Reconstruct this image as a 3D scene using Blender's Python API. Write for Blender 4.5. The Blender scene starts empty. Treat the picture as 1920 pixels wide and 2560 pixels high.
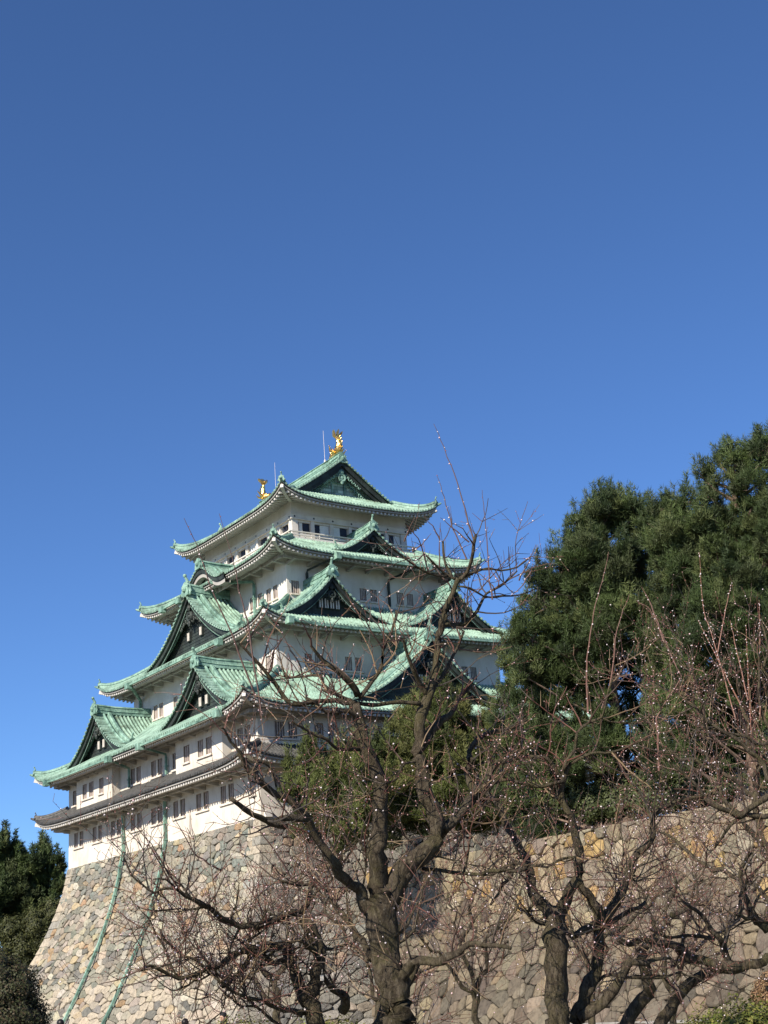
import bpy, bmesh, math, random
import numpy as np
from mathutils import Vector, Matrix
PI=math.pi
SC=bpy.context.scene; COL=SC.collection
# ------------------------------------------------------------------ camera
F_PX=3534.6
CAM=Vector((-52.846,-92.839,-12.621))
def cam_axes(yaw,pitch,roll):
    cy,sy,cp,sp=math.cos(yaw),math.sin(yaw),math.cos(pitch),math.sin(pitch)
    f=Vector((sy*cp,cy*cp,sp)); r=Vector((cy,-sy,0)); u=r.cross(f)
    return (r*math.cos(roll)+u*math.sin(roll), -r*math.sin(roll)+u*math.cos(roll), f)
CR,CU,CF=cam_axes(math.radians(35.3922),math.radians(18.5664),math.radians(-4.0966))
cd=bpy.data.cameras.new('camera'); cam=bpy.data.objects.new('camera',cd); COL.objects.link(cam)
cd.sensor_fit='VERTICAL'; cd.sensor_height=36.0; cd.lens=36.0*F_PX/2560.0
cd.clip_start=0.2; cd.clip_end=5000
m=Matrix((CR,CU,-CF)).transposed().to_4x4(); m.translation=CAM
cam.matrix_world=m; SC.camera=cam
# ------------------------------------------------------------------ sky and sun
SUN=Vector((-1.0,-0.38,0.72)).normalized()
SUN_EL=math.asin(SUN.z); SUN_AZ=math.atan2(SUN.x,SUN.y)
w=bpy.data.worlds.new('World'); SC.world=w; w.use_nodes=True
nt=w.node_tree; nt.nodes.clear()
sky=nt.nodes.new('ShaderNodeTexSky'); sky.sky_type='NISHITA'; sky.sun_disc=False
sky.sun_elevation=SUN_EL; sky.sun_rotation=SUN_AZ
sky.altitude=0; sky.air_density=.8; sky.dust_density=0.2; sky.ozone_density=10.0
bg=nt.nodes.new('ShaderNodeBackground'); bg.inputs['Strength'].default_value=0.097
wo=nt.nodes.new('ShaderNodeOutputWorld')
wb=nt.nodes.new('ShaderNodeMixRGB'); wb.blend_type='MULTIPLY'; wb.inputs[0].default_value=1.0; wb.inputs[2].default_value=(1.0,.985,1.0,1)   # camera white balance
nt.links.new(sky.outputs[0],wb.inputs[1]); nt.links.new(wb.outputs[0],bg.inputs[0]); nt.links.new(bg.outputs[0],wo.inputs[0])
ld=bpy.data.lights.new('sun','SUN'); ld.energy=5.0; ld.angle=math.radians(0.53); ld.color=(1.0,0.90,0.77)
sun=bpy.data.objects.new('sun',ld); COL.objects.link(sun)
sun.rotation_euler=SUN.to_track_quat('Z','Y').to_euler()
SC.view_settings.view_transform='Standard'; SC.view_settings.look='None'
SC.view_settings.exposure=0.7; SC.view_settings.gamma=1.0
SC.cycles.max_bounces=6; SC.cycles.diffuse_bounces=3; SC.cycles.glossy_bounces=2
# ------------------------------------------------------------------ helpers
def at(px,py,dist):
    """point seen in direction (px,py) at horizontal distance dist (metres) from the camera"""
    v=CF+CR*((px-960)/F_PX)-CU*((py-1280)/F_PX)
    return CAM+v*(dist/math.hypot(v.x,v.y))
class MB:
    def __init__(s): s.v=[];s.f=[];s.c=None;s.pan=set();s.pm=None
    def add(s,vs,fs):
        o=len(s.v); s.v.extend([tuple(p) for p in vs]); s.f.extend([tuple(i+o for i in f) for f in fs])
    def quad(s,a,b,c,d): s.add([a,b,c,d],[(0,1,2,3)])
    def hexa(s,p):   # 8 points: bottom 0-3, top 4-7
        s.add(p,[(0,3,2,1),(4,5,6,7),(0,1,5,4),(1,2,6,5),(2,3,7,6),(3,0,4,7)])
    def box(s,lo,hi):
        x0,y0,z0=lo;x1,y1,z1=hi
        s.hexa([(x0,y0,z0),(x1,y0,z0),(x1,y1,z0),(x0,y1,z0),(x0,y0,z1),(x1,y0,z1),(x1,y1,z1),(x0,y1,z1)])
    def bar(s,a,b,wd,ht,up=(0,0,1)):
        a=Vector(a);b=Vector(b);d=(b-a).normalized();up=Vector(up)
        sd=d.cross(up)
        if sd.length<1e-4: sd=d.cross(Vector((1,0,0)))
        sd.normalize(); u=sd.cross(d)
        q=[]
        for z in (-ht/2,ht/2):
            for (p,k) in ((a,-1),(a,1),(b,1),(b,-1)): q.append(p+sd*(k*wd/2)+u*z)
        s.hexa(q)
    def sweep(s,pts,sec,up=(0,0,1),closed=True,caps=True):
        """sec: list of (side,up) offsets swept along pts"""
        n=len(sec); o=len(s.v); pts=[Vector(p) for p in pts]; up=Vector(up)
        for i,p in enumerate(pts):
            d=(pts[min(i+1,len(pts)-1)]-pts[max(i-1,0)]).normalized()
            sd=d.cross(up); sd.normalize(); u=sd.cross(d)
            k=sec[i] if isinstance(sec[0][0],(tuple,list)) else sec
            for (a,b) in k: s.v.append(tuple(p+sd*a+u*b))
        n=len(sec[0]) if isinstance(sec[0][0],(tuple,list)) else len(sec)
        for i in range(len(pts)-1):
            for j in range(n if closed else n-1):
                j2=(j+1)%n
                s.f.append((o+i*n+j,o+i*n+j2,o+(i+1)*n+j2,o+(i+1)*n+j))
        if caps and closed:
            s.f.append(tuple(o+j for j in range(n))[::-1]); e=o+(len(pts)-1)*n
            s.f.append(tuple(e+j for j in range(n)))
    def tube(s,pts,rad,n=6,caps=True):
        pts=[Vector(p) for p in pts]; o=len(s.v)
        if not isinstance(rad,(list,tuple)): rad=[rad]*len(pts)
        ref=Vector((0.3,0.2,1)).normalized()
        for i,p in enumerate(pts):
            d=(pts[min(i+1,len(pts)-1)]-pts[max(i-1,0)])
            d.normalize(); sd=d.cross(ref)
            if sd.length<.15: sd=d.cross(Vector((1,0,0)))
            sd.normalize(); u=sd.cross(d)
            for k in range(n):
                a=2*PI*k/n; s.v.append(tuple(p+(sd*math.cos(a)+u*math.sin(a))*rad[i]))
        for i in range(len(pts)-1):
            for j in range(n):
                j2=(j+1)%n; s.f.append((o+i*n+j,o+i*n+j2,o+(i+1)*n+j2,o+(i+1)*n+j))
        if caps:
            s.f.append(tuple(o+j for j in range(n))[::-1]); e=o+(len(pts)-1)*n
            s.f.append(tuple(e+j for j in range(n)))
    def blob(s,c,r,nu=8,nv=5):
        c=Vector(c); r=r if isinstance(r,(tuple,list)) else (r,r,r); o=len(s.v)
        s.v.append((c.x,c.y,c.z-r[2]))
        for i in range(1,nv):
            t=PI*i/nv
            for k in range(nu):
                a=2*PI*k/nu; s.v.append((c.x+r[0]*math.sin(t)*math.cos(a),c.y+r[1]*math.sin(t)*math.sin(a),c.z-r[2]*math.cos(t)))
        s.v.append((c.x,c.y,c.z+r[2])); e=len(s.v)-1
        for k in range(nu):
            k2=(k+1)%nu
            s.f.append((o,o+1+k2,o+1+k)); s.f.append((e,e-nu+k,e-nu+k2))
            for i in range(nv-2):
                a=o+1+i*nu; s.f.append((a+k,a+k2,a+nu+k2,a+nu+k))
    def ring(s,c,r,t,nrm,n=14,m_=5):
        nrm=Vector(nrm).normalized(); a=nrm.cross(Vector((0,0,1)))
        if a.length<.1:a=Vector((1,0,0))
        a.normalize(); b=a.cross(nrm)
        o=len(s.v);c=Vector(c)
        for i in range(n):
            th=2*PI*i/n; d=a*math.cos(th)+b*math.sin(th)
            for j in range(m_):
                ph=2*PI*j/m_; s.v.append(tuple(c+d*(r+t*math.cos(ph))+nrm*(t*math.sin(ph))))
        for i in range(n):
            for j in range(m_):
                i2=(i+1)%n;j2=(j+1)%m_
                s.f.append((o+i*m_+j,o+i2*m_+j,o+i2*m_+j2,o+i*m_+j2))
    def build(s,name,mat,parent=None,smooth=False,loc=None):
        me=bpy.data.meshes.new(name)
        vs=s.v
        if loc is not None: vs=[(p[0]-loc[0],p[1]-loc[1],p[2]-loc[2]) for p in vs]
        me.from_pydata(vs,[],s.f); me.update()
        if s.c is not None:
            at_=me.color_attributes.new('Col','FLOAT_COLOR','POINT')
            at_.data.foreach_set('color',np.array(s.c,dtype=np.float32).ravel())
        if smooth: me.polygons.foreach_set('use_smooth',[True]*len(me.polygons))
        o=bpy.data.objects.new(name,me); COL.objects.link(o)
        if mat: me.materials.append(mat)
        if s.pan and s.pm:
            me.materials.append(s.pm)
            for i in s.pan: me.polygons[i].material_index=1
        if parent: o.parent=parent
        if loc is not None: o.location=loc
        return o
def tag(o,label=None,cat=None,group=None,kind=None):
    if label:o['label']=label
    if cat:o['category']=cat
    if group:o['group']=group
    if kind:o['kind']=kind
    return o
def empty(name,loc=(0,0,0)):
    o=bpy.data.objects.new(name,None); COL.objects.link(o); o.location=loc; o.empty_display_size=.5; return o
def np_mesh(name,V,Fc,n,mat,parent=None,col=None,smooth=False):
    """V (N,3) array, Fc (M,n) faces all with n corners"""
    me=bpy.data.meshes.new(name); V=np.asarray(V,np.float32); Fc=np.asarray(Fc,np.int32)
    me.vertices.add(len(V)); me.vertices.foreach_set('co',V.ravel())
    me.loops.add(Fc.size); me.loops.foreach_set('vertex_index',Fc.ravel())
    me.polygons.add(len(Fc)); me.polygons.foreach_set('loop_start',np.arange(0,Fc.size,n,dtype=np.int32))
    me.update(calc_edges=True)
    if smooth: me.polygons.foreach_set('use_smooth',[True]*len(me.polygons))
    if col is not None:
        a=me.color_attributes.new('Col','FLOAT_COLOR','POINT'); a.data.foreach_set('color',np.asarray(col,np.float32).ravel())
    o=bpy.data.objects.new(name,me); COL.objects.link(o)
    if mat: me.materials.append(mat)
    if parent:o.parent=parent
    return o
# ------------------------------------------------------------------ materials
class NT:
    def __init__(s,name,rough=.8,metal=0.,spec=.3):
        s.m=bpy.data.materials.new(name); s.m.use_nodes=True; s.t=s.m.node_tree
        s.b=s.t.nodes['Principled BSDF']; s.b.inputs['Roughness'].default_value=rough
        s.b.inputs['Metallic'].default_value=metal; s.b.inputs['Specular IOR Level'].default_value=spec
    def n(s,k,**kw):
        o=s.t.nodes.new(k)
        for a,v in kw.items(): setattr(o,a,v)
        return o
    def l(s,a,b): s.t.links.new(a,b)
    def coord(s,scale=(1,1,1)):
        tc=s.n('ShaderNodeTexCoord'); mp=s.n('ShaderNodeMapping'); mp.inputs['Scale'].default_value=scale
        s.l(tc.outputs['Object'],mp.inputs['Vector']); return mp.outputs[0]
    def noise(s,vec,scale,detail=4,rough=.55):
        o=s.n('ShaderNodeTexNoise'); o.inputs['Scale'].default_value=scale; o.inputs['Detail'].default_value=detail
        o.inputs['Roughness'].default_value=rough; s.l(vec,o.inputs['Vector']); return o.outputs['Fac']
    def ramp(s,fac,stops):
        o=s.n('ShaderNodeValToRGB'); e=o.color_ramp.elements
        while len(e)<len(stops): e.new(.5)
        for i,(p,c) in enumerate(stops):
            e[i].position=p; e[i].color=(c[0],c[1],c[2],1) if not isinstance(c,(int,float)) else (c,c,c,1)
        s.l(fac,o.inputs[0]); return o.outputs[0]
    def mix(s,a,b,fac,mode='MIX'):
        o=s.n('ShaderNodeMixRGB',blend_type=mode)
        for i,v in ((0,fac),(1,a),(2,b)):
            if isinstance(v,bpy.types.NodeSocket): s.l(v,o.inputs[i])
            elif i==0: o.inputs[0].default_value=v
            else: o.inputs[i].default_value=(v[0],v[1],v[2],1)
        return o.outputs[0]
    def color(s,c):
        if isinstance(c,bpy.types.NodeSocket): s.l(c,s.b.inputs['Base Color'])
        else: s.b.inputs['Base Color'].default_value=(c[0],c[1],c[2],1)
    def bump(s,h,strength=.4,dist=.05):
        o=s.n('ShaderNodeBump'); o.inputs['Strength'].default_value=strength; o.inputs['Distance'].default_value=dist
        s.l(h,o.inputs['Height']); s.l(o.outputs[0],s.b.inputs['Normal'])
def mat_copper(name,light,mid,dark,rust=None):
    t=NT(name,.62,0,.35); v=t.coord(); vz=t.coord((1.3,1.3,.35))
    a=t.ramp(t.noise(v,.75,8,.72),[(.36,dark),(.49,mid),(.62,light)])
    b=t.ramp(t.noise(vz,5.,5,.7),[(.33,(.50,.49,.46)),(.53,(1,1,1)),(.75,(1.15,1.12,1.08))])
    c=t.mix(a,b,.8,'MULTIPLY')
    if rust: c=t.mix(c,rust,t.ramp(t.noise(v,2.3,4,.6),[(.58,0.),(.72,.65)]))
    t.color(c); t.bump(t.noise(v,9,3),.3,.03); return t.m
M={}
M['copper']=mat_copper('verdigris_copper_tiles',(.33,.49,.395),(.225,.355,.28),(.09,.145,.108),(.14,.135,.08))
M['copper_trim']=mat_copper('verdigris_trim',(.28,.44,.355),(.17,.30,.24),(.06,.115,.09))
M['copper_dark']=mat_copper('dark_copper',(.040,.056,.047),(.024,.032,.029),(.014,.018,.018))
M['copper_pan']=mat_copper('darker_copper_troughs',(.19,.28,.215),(.12,.19,.14),(.05,.075,.056))  # darker copper for the troughs between the tile rows
def mat_gable_scales():
    t=NT('patina_scale_panels',.6); v=t.coord((1,1,1))
    br=t.n('ShaderNodeTexBrick'); br.offset=.5; br.inputs['Scale'].default_value=.75
    br.inputs['Color1'].default_value=(.09,.14,.11,1); br.inputs['Color2'].default_value=(.50,.64,.55,1); br.inputs['Mortar'].default_value=(.05,.08,.06,1)
    br.inputs['Mortar Size'].default_value=.02; br.inputs['Bias'].default_value=.15
    tc=t.n('ShaderNodeTexCoord'); sp=t.n('ShaderNodeSeparateXYZ'); cb=t.n('ShaderNodeCombineXYZ')
    t.l(tc.outputs['Object'],sp.inputs[0]); t.l(sp.outputs['X'],cb.inputs['X']); t.l(sp.outputs['Z'],cb.inputs['Y']); t.l(cb.outputs[0],br.inputs['Vector'])
    t.color(t.mix(br.outputs['Color'],t.ramp(t.noise(v,1.5,5),[(.4,(.12,.20,.16)),(.6,(.46,.60,.52))]),.35)); return t.m
M['scales']=mat_gable_scales()
def mat_plaster(name,base,stain,amount):
    t=NT(name,.9,0,.15); v=t.coord(); vz=t.coord((1,1,.25))
    s1=t.ramp(t.noise(v,.35,6,.65),[(.42,0.),(.7,amount)])
    s2=t.ramp(t.noise(vz,1.8,5,.7),[(.5,0.),(.78,amount)])
    c=t.mix(base,stain,s1); c=t.mix(c,stain,s2); t.color(c); t.bump(t.noise(v,3,5),.12,.03); return t.m
M['plaster']=mat_plaster('white_plaster',(.64,.615,.565),(.43,.39,.32),.6)
M['plaster_low']=mat_plaster('weathered_plaster',(.64,.60,.525),(.41,.36,.285),.65)
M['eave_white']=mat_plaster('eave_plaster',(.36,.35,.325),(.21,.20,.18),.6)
def mat_flat(name,c,rough=.7,var=.25,scale=3.,metal=0.):
    t=NT(name,rough,metal); v=t.coord()
    d=tuple(x*(1-var) for x in c); e=tuple(min(1,x*(1+var)) for x in c)
    t.color(t.ramp(t.noise(v,scale,4),[(.35,d),(.65,e)])); return t.m
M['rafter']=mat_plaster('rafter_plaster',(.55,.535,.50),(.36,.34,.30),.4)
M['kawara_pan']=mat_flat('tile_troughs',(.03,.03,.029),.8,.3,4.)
M['kawara']=mat_flat('grey_clay_tile',(.075,.075,.072),.55,.35,4.)
M['kawara_cap']=mat_flat('lime_mortar',(.50,.48,.43),.8,.3,6.)
M['window_frame']=mat_flat('weathered_window_wood',(.30,.26,.215),.8,.2,3.)
M['window_bar']=mat_flat('window_bars_grey',(.46,.39,.35),.75,.2,3.)
M['white_bar']=mat_flat('white_window_bars',(.60,.56,.50),.75,.15,3.)
M['sill']=mat_flat('window_sill_plaster',(.60,.54,.46),.85,.2,2.)
M['dark_glass']=mat_flat('dark_room_glass',(.022,.022,.028),.25,.2,3.)
M['shutter']=mat_flat('pale_shutter',(.62,.63,.60),.7,.08,2.)
M['hole_dark']=mat_flat('dark_beam_holes',(.04,.04,.04),.5,.2,3.)  # dark colour standing in for the shade inside the beam holes
M['rod']=mat_flat('pale_metal_rod',(.6,.55,.52),.4,.1,3.,0.)
def mat_gold():
    t=NT('gilded_scales',.28,1.0,.5); v=t.coord()
    vo=t.n('ShaderNodeTexVoronoi'); vo.inputs['Scale'].default_value=7; t.l(v,vo.inputs['Vector'])
    t.color(t.ramp(t.noise(v,4,3),[(.35,(.75,.42,.10)),(.65,(1.0,.72,.28))])); t.bump(vo.outputs['Distance'],.6,.06); return t.m
M['gold']=mat_gold()
def mat_stone(name,moss=(.33,.31,.24)):
    t=NT(name,.9,0,.2); v=t.coord()
    a=t.n('ShaderNodeVertexColor',layer_name='Col')
    n1=t.ramp(t.noise(v,3.2,7,.7),[(.3,(.42,.41,.40)),(.5,(1,1,1)),(.72,(1.35,1.32,1.25))])
    c=t.mix(a.outputs[0],n1,.85,'MULTIPLY')
    c=t.mix(c,moss,t.ramp(t.noise(v,.9,6,.7),[(.56,0.),(.75,.35)]))
    t.color(c); t.bump(t.noise(v,3.5,9,.72),.9,.12); return t.m
M['stone']=mat_stone('masonry_stone')
M['mortar']=mat_flat('wall_gap_earth',(.035,.032,.028),.95,.3,3.)
# ================================================================== castle keep
SX,WY=32.7,36.9            # plan of the first storey: x 0..SX (south face), y 0..WY (west face)
keep=tag(empty('castle_keep',(SX/2,WY/2,-14)),'tall white Japanese castle keep with green copper roofs on a curved stone base','castle')
def KP(o,parent=None):      # parent to the keep without moving it
    o.parent=keep if parent is None else parent
    o.matrix_parent_inverse=Matrix.Identity(4)
    return o
KO=Vector((SX/2,WY/2,-14))
def kb(mb,name,mat,parent=None,smooth=False):
    """build a part of the keep; vertices are given in scene coordinates, stored relative to the keep's base"""
    mb.v=[(p[0]-KO.x,p[1]-KO.y,p[2]-KO.z) for p in mb.v]
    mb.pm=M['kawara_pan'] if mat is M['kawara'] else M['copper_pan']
    o=mb.build(name,mat,None,smooth); o.parent=parent if parent is not None else keep
    return o
class Side:
    """one side of a storey/roof: u runs along the face, d inward, outward normal = -dn"""
    def __init__(s,o,a,n,L): s.o=Vector(o);s.a=Vector(a);s.n=Vector(n);s.L=L
    def P(s,u,d,z): return (s.o.x+s.a.x*u+s.n.x*d, s.o.y+s.a.y*u+s.n.y*d, z)
def sides(x0,x1,y0,y1):
    return {'S':Side((x0,y0,0),(1,0,0),(0,1,0),x1-x0),'E':Side((x1,y0,0),(0,1,0),(-1,0,0),y1-y0),
            'N':Side((x1,y1,0),(-1,0,0),(0,-1,0),x1-x0),'W':Side((x0,y1,0),(0,-1,0),(1,0,0),y1-y0)}
# W side: u=0 at the north corner, u=L at the south corner
def onagawara(mb,p,out,size=1.0,spike=True):
    """ridge-end ornament: carved shield with rim, boss, side curls and a round horn on top; p = bottom centre, out = facing direction"""
    out=Vector((out[0],out[1],0)).normalized(); sd=Vector((-out.y,out.x,0)); p=Vector(p); s=size
    prof=[(-.42,0),(-.5,.25),(-.38,.45),(-.36,.62),(-.2,.8),(0,.92),(.2,.8),(.36,.62),(.38,.45),(.5,.25),(.42,0)]
    o=len(mb.v); n=len(prof)
    for dd in (-.12,.12):
        for a,b in prof: mb.v.append(tuple(p+sd*(a*s)+out*(dd*s)+Vector((0,0,b*s))))
    mb.f.append(tuple(o+i for i in range(n))[::-1]); mb.f.append(tuple(o+n+i for i in range(n)))
    for i in range(n): j=(i+1)%n; mb.f.append((o+i,o+j,o+n+j,o+n+i))
    mb.blob(p+out*.13*s+Vector((0,0,.42*s)),.2*s,7,4)
    for k in (-1,1):
        mb.ring(p+sd*(.44*s*k)+out*.02*s+Vector((0,0,.14*s)),.13*s,.06*s,out,8,4)
        mb.ring(p+sd*(.3*s*k)+out*.1*s+Vector((0,0,.62*s)),.09*s,.045*s,out,7,4)
    if spike:
        q=p+Vector((0,0,.9*s))-out*.1*s
        mb.tube([q,q+out*.05*s+Vector((0,0,.18*s)),q+out*.16*s+Vector((0,0,.36*s))],[.12*s,.10*s,.085*s],7)
        mb.blob(q+out*.18*s+Vector((0,0,.42*s)),.13*s,7,4)
def tile_profile(u0,u1,sp,h):
    """[(u,height)] across rows of round tiles"""
    n=max(1,int(round((u1-u0)/sp))); sp=(u1-u0)/n; r=[(u0,0.)]
    for i in range(n):
        c=u0+(i+.5)*sp
        r+=[(c-.24*sp,0.),(c-.18*sp,h*.72),(c,h),(c+.18*sp,h*.72),(c+.24*sp,0.)]
        if i<n-1: r.append((c+.5*sp,-h*.12))
    r.append((u1,0.)); return r,[u0+(i+.5)*sp for i in range(n)],sp
class Roof:
    def __init__(s,x0,x1,y0,y1,ze,H,D,Lf,oh,tile='copper',sp=.34,h=.15,trim='copper_trim',soff=.35,name='roof',label=None,lifted=1.7,arms=True,kdir=None):
        s.sd=sides(x0,x1,y0,y1); s.ze=ze;s.H=H;s.D=D;s.Lf=Lf;s.oh=oh;s.sp=sp;s.h=h;s.q=lifted
        s.k=(H-.5*D)/(D*D); s.tile=tile;s.trim=trim;s.soff=soff
        s.label=label; s.name=name; s.arms=arms
    def prof(s,d): return .5*d+s.k*d*d
    def z(s,sd,u,d):
        e=max(0,min(u,sd.L-u)); return s.ze+s.prof(d)+s.Lf*math.exp(-e/s.q)*math.exp(-max(0,d)/3.)
    def side_tiles(s,mb,sd,dmax,step=8,skip=None):
        pr,cs,sp=tile_profile(0,sd.L,s.sp,s.h)
        cols=[]
        for (u,b) in pr:
            dm=min(dmax(u),u,sd.L-u) if True else 0
            dm=max(dm,.001); col=[]
            for i in range(step+1):
                d=dm*i/step; col.append(sd.P(u,d,s.z(sd,u,d)+b))
            cols.append(col)
        o=len(mb.v)
        for c in cols: mb.v.extend(c)
        n=step+1
        for i in range(len(cols)-1):
            pan=pr[i][1]<=0 and pr[i+1][1]<=0
            for j in range(step):
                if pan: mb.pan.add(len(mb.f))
                mb.f.append((o+i*n+j,o+(i+1)*n+j,o+(i+1)*n+j+1,o+i*n+j+1))
        # eave front: drip edge below pans, round discs at the row ends
        o=len(mb.v)
        for (u,b) in pr:
            z=s.z(sd,u,0); mb.v.append(sd.P(u,0,z+b)); mb.v.append(sd.P(u,.0,z-.07-(.04 if b<=0 else 0)))
        for i in range(len(pr)-1): mb.f.append((o+2*i,o+2*i+1,o+2*i+3,o+2*i+2))
        for c in cs:
            z=s.z(sd,c,0)+s.h*.15; r=s.sp*.33; ov=len(mb.v)
            for dd in (-.05,.03):
                for k in range(6):
                    a=2*PI*k/6+.52; mb.v.append(sd.P(c+r*math.cos(a),dd,z+r*math.sin(a)))
            mb.f.append(tuple(ov+k for k in range(6)))
            for k in range(6): k2=(k+1)%6; mb.f.append((ov+k,ov+6+k,ov+6+k2,ov+k2))
    def soffit(s,mb,sd,mb_r):
        """white boarding under the eave: two stepped fascias, sloping soffit and rafters"""
        oh=s.oh; N=44
        us=[sd.L*(.5-.5*math.cos(PI*i/N)) for i in range(N+1)]
        def zs(u,d,drop): 
            e=max(0,min(u,sd.L-u)); return s.ze+s.soff*d+s.Lf*math.exp(-e/s.q)*math.exp(-max(0,d)/6.)-drop
        rows=[(.34,.06),(.34,.17),(.14,.18),(.14,.31),(.34,.32),(.34,.43),(oh+.3,.43)]
        o=len(mb.v)
        for i,u in enumerate(us):
            for (d,dr) in rows:
                uu=min(max(u,d),sd.L-d); mb.v.append(sd.P(uu,d,zs(uu,d,dr)))
        R=len(rows)
        for i in range(N):
            for j in range(R-1): mb.f.append((o+i*R+j,o+i*R+j+1,o+(i+1)*R+j+1,o+(i+1)*R+j))
        # underside of the tiles back to the soffit
        o=len(mb.v)
        for u in us:
            uu=min(max(u,.12),sd.L-.12); mb.v.append(sd.P(u,.0,s.z(sd,u,0)-.09)); mb.v.append(sd.P(min(max(u,.34),sd.L-.34),.34,zs(u,.34,.06)))
        for i in range(N): mb.f.append((o+2*i,o+2*i+1,o+2*i+3,o+2*i+2))
        n=int(sd.L/.42)
        for i in range(1,n):
            u=sd.L*i/n; e=min(u,sd.L-u); d0=.24; d1=min(oh+.1,e-.1)
            if d1<d0+.15: continue
            w_=.085
            a=[];
            for (dd) in (d0,d1):
                for (du,dz) in ((-w_,.56),(w_,.56),(w_,.38),(-w_,.38)): a.append(sd.P(u+du,dd,zs(u,dd,dz)))
            mb_r.hexa([a[0],a[1],a[2],a[3],a[4],a[5],a[6],a[7]])
    def make(s,dmax=None,hips=True,corners=('SW','SE','NE','NW'),soff=True):
        mb=MB()
        for k,sd in s.sd.items():
            f=(lambda u:s.D) if dmax is None else dmax[k]
            s.side_tiles(mb,sd,f)
        root=kb(mb,s.name,M[s.tile]); s.root=root
        if s.label: root['label']=s.label
        if soff:
            a=MB();b=MB()
            for k,sd in s.sd.items(): s.soffit(a,sd,b)
            # corner beams
            for k,sg in (('S',0),('N',0),('S',1),('N',1)):
                sd=s.sd[k]
                def q(t,dr):
                    u=t if sg==0 else sd.L-t
                    return sd.P(u,t,s.ze+s.soff*t+s.Lf*math.exp(-t/s.q)*math.exp(-t/6.)-dr)
                b.sweep([q(.12,.5),q(.8,.5),q(1.6,.5),q(s.oh+.1,.5)],[(-.14,-.16),(.14,-.16),(.14,.16),(-.14,.16)])
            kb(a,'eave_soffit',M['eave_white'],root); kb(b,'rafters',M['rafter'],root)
            if s.arms:
                c=MB()
                for k,sd in s.sd.items():
                    dp=s.oh-1.05; z0=s.ze+s.soff*dp-.62
                    c.hexa([sd.P(s.oh-.9+0,dp-.12,z0-.16),sd.P(sd.L-s.oh+.9,dp-.12,z0-.16),sd.P(sd.L-s.oh+.9,dp+.12,z0-.16),sd.P(s.oh-.9,dp+.12,z0-.16),
                            sd.P(s.oh-.9,dp-.12,z0+.12),sd.P(sd.L-s.oh+.9,dp-.12,z0+.12),sd.P(sd.L-s.oh+.9,dp+.12,z0+.12),sd.P(s.oh-.9,dp+.12,z0+.12)])
                    n=int(round((sd.L-2*s.oh)/2.13))
                    for i in range(n+1):
                        u=s.oh+.15+(sd.L-2*s.oh-.3)*i/n
                        for_=[]
                        for dd,lo in ((dp-.3,.1),(s.oh+.05,.5)):
                            for (du,zz) in ((-.13,-.16-lo*.5),(.13,-.16-lo*.5),(.13,-.1),(-.13,-.1)): for_.append(sd.P(u+du,dd,z0+zz))
                        c.hexa(for_)
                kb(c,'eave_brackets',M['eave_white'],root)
        if hips:
            for k,sg,cn in (('S',0,'SW'),('S',1,'SE'),('N',0,'NE'),('N',1,'NW')):
                if cn not in corners: continue
                sd=s.sd[k]; h=MB(); pts=[]
                Dh=s.hipD if hasattr(s,'hipD') else s.D
                for i in range(13):
                    t=.12+(Dh-.12)*i/12; u=t if sg==0 else sd.L-t
                    pts.append(Vector(sd.P(u,t,s.z(sd,u,t)+.02)))
                sc=.8 if s.tile=='kawara' else 1.
                h.sweep(pts,[(-.24*sc,-.05),(.24*sc,-.05),(.22*sc,.16*sc),(.27*sc,.18*sc),(.18*sc,.36*sc),(0,.46*sc),(-.18*sc,.36*sc),(-.27*sc,.18*sc),(-.22*sc,.16*sc)])
                ho=kb(h,'hip_ridge',M[s.tile] if s.tile=='kawara' else M[s.trim],root)
                g=MB(); out=(pts[0]-pts[3]); 
                onagawara(g,pts[0]+Vector((0,0,-.05)),(out.x,out.y),.62*sc)
                # upturned tip tile below the ornament
                o2=Vector((out.x,out.y,0)).normalized()
                g.tube([pts[0]+Vector((0,0,-.02)),pts[0]+o2*.25+Vector((0,0,.02)),pts[0]+o2*.5+Vector((0,0,.12))],[.14,.12,.07],6)
                kb(g,'ridge_ornament',M[s.tile] if s.tile=='kawara' else M[s.trim],ho)
        return root
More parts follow.
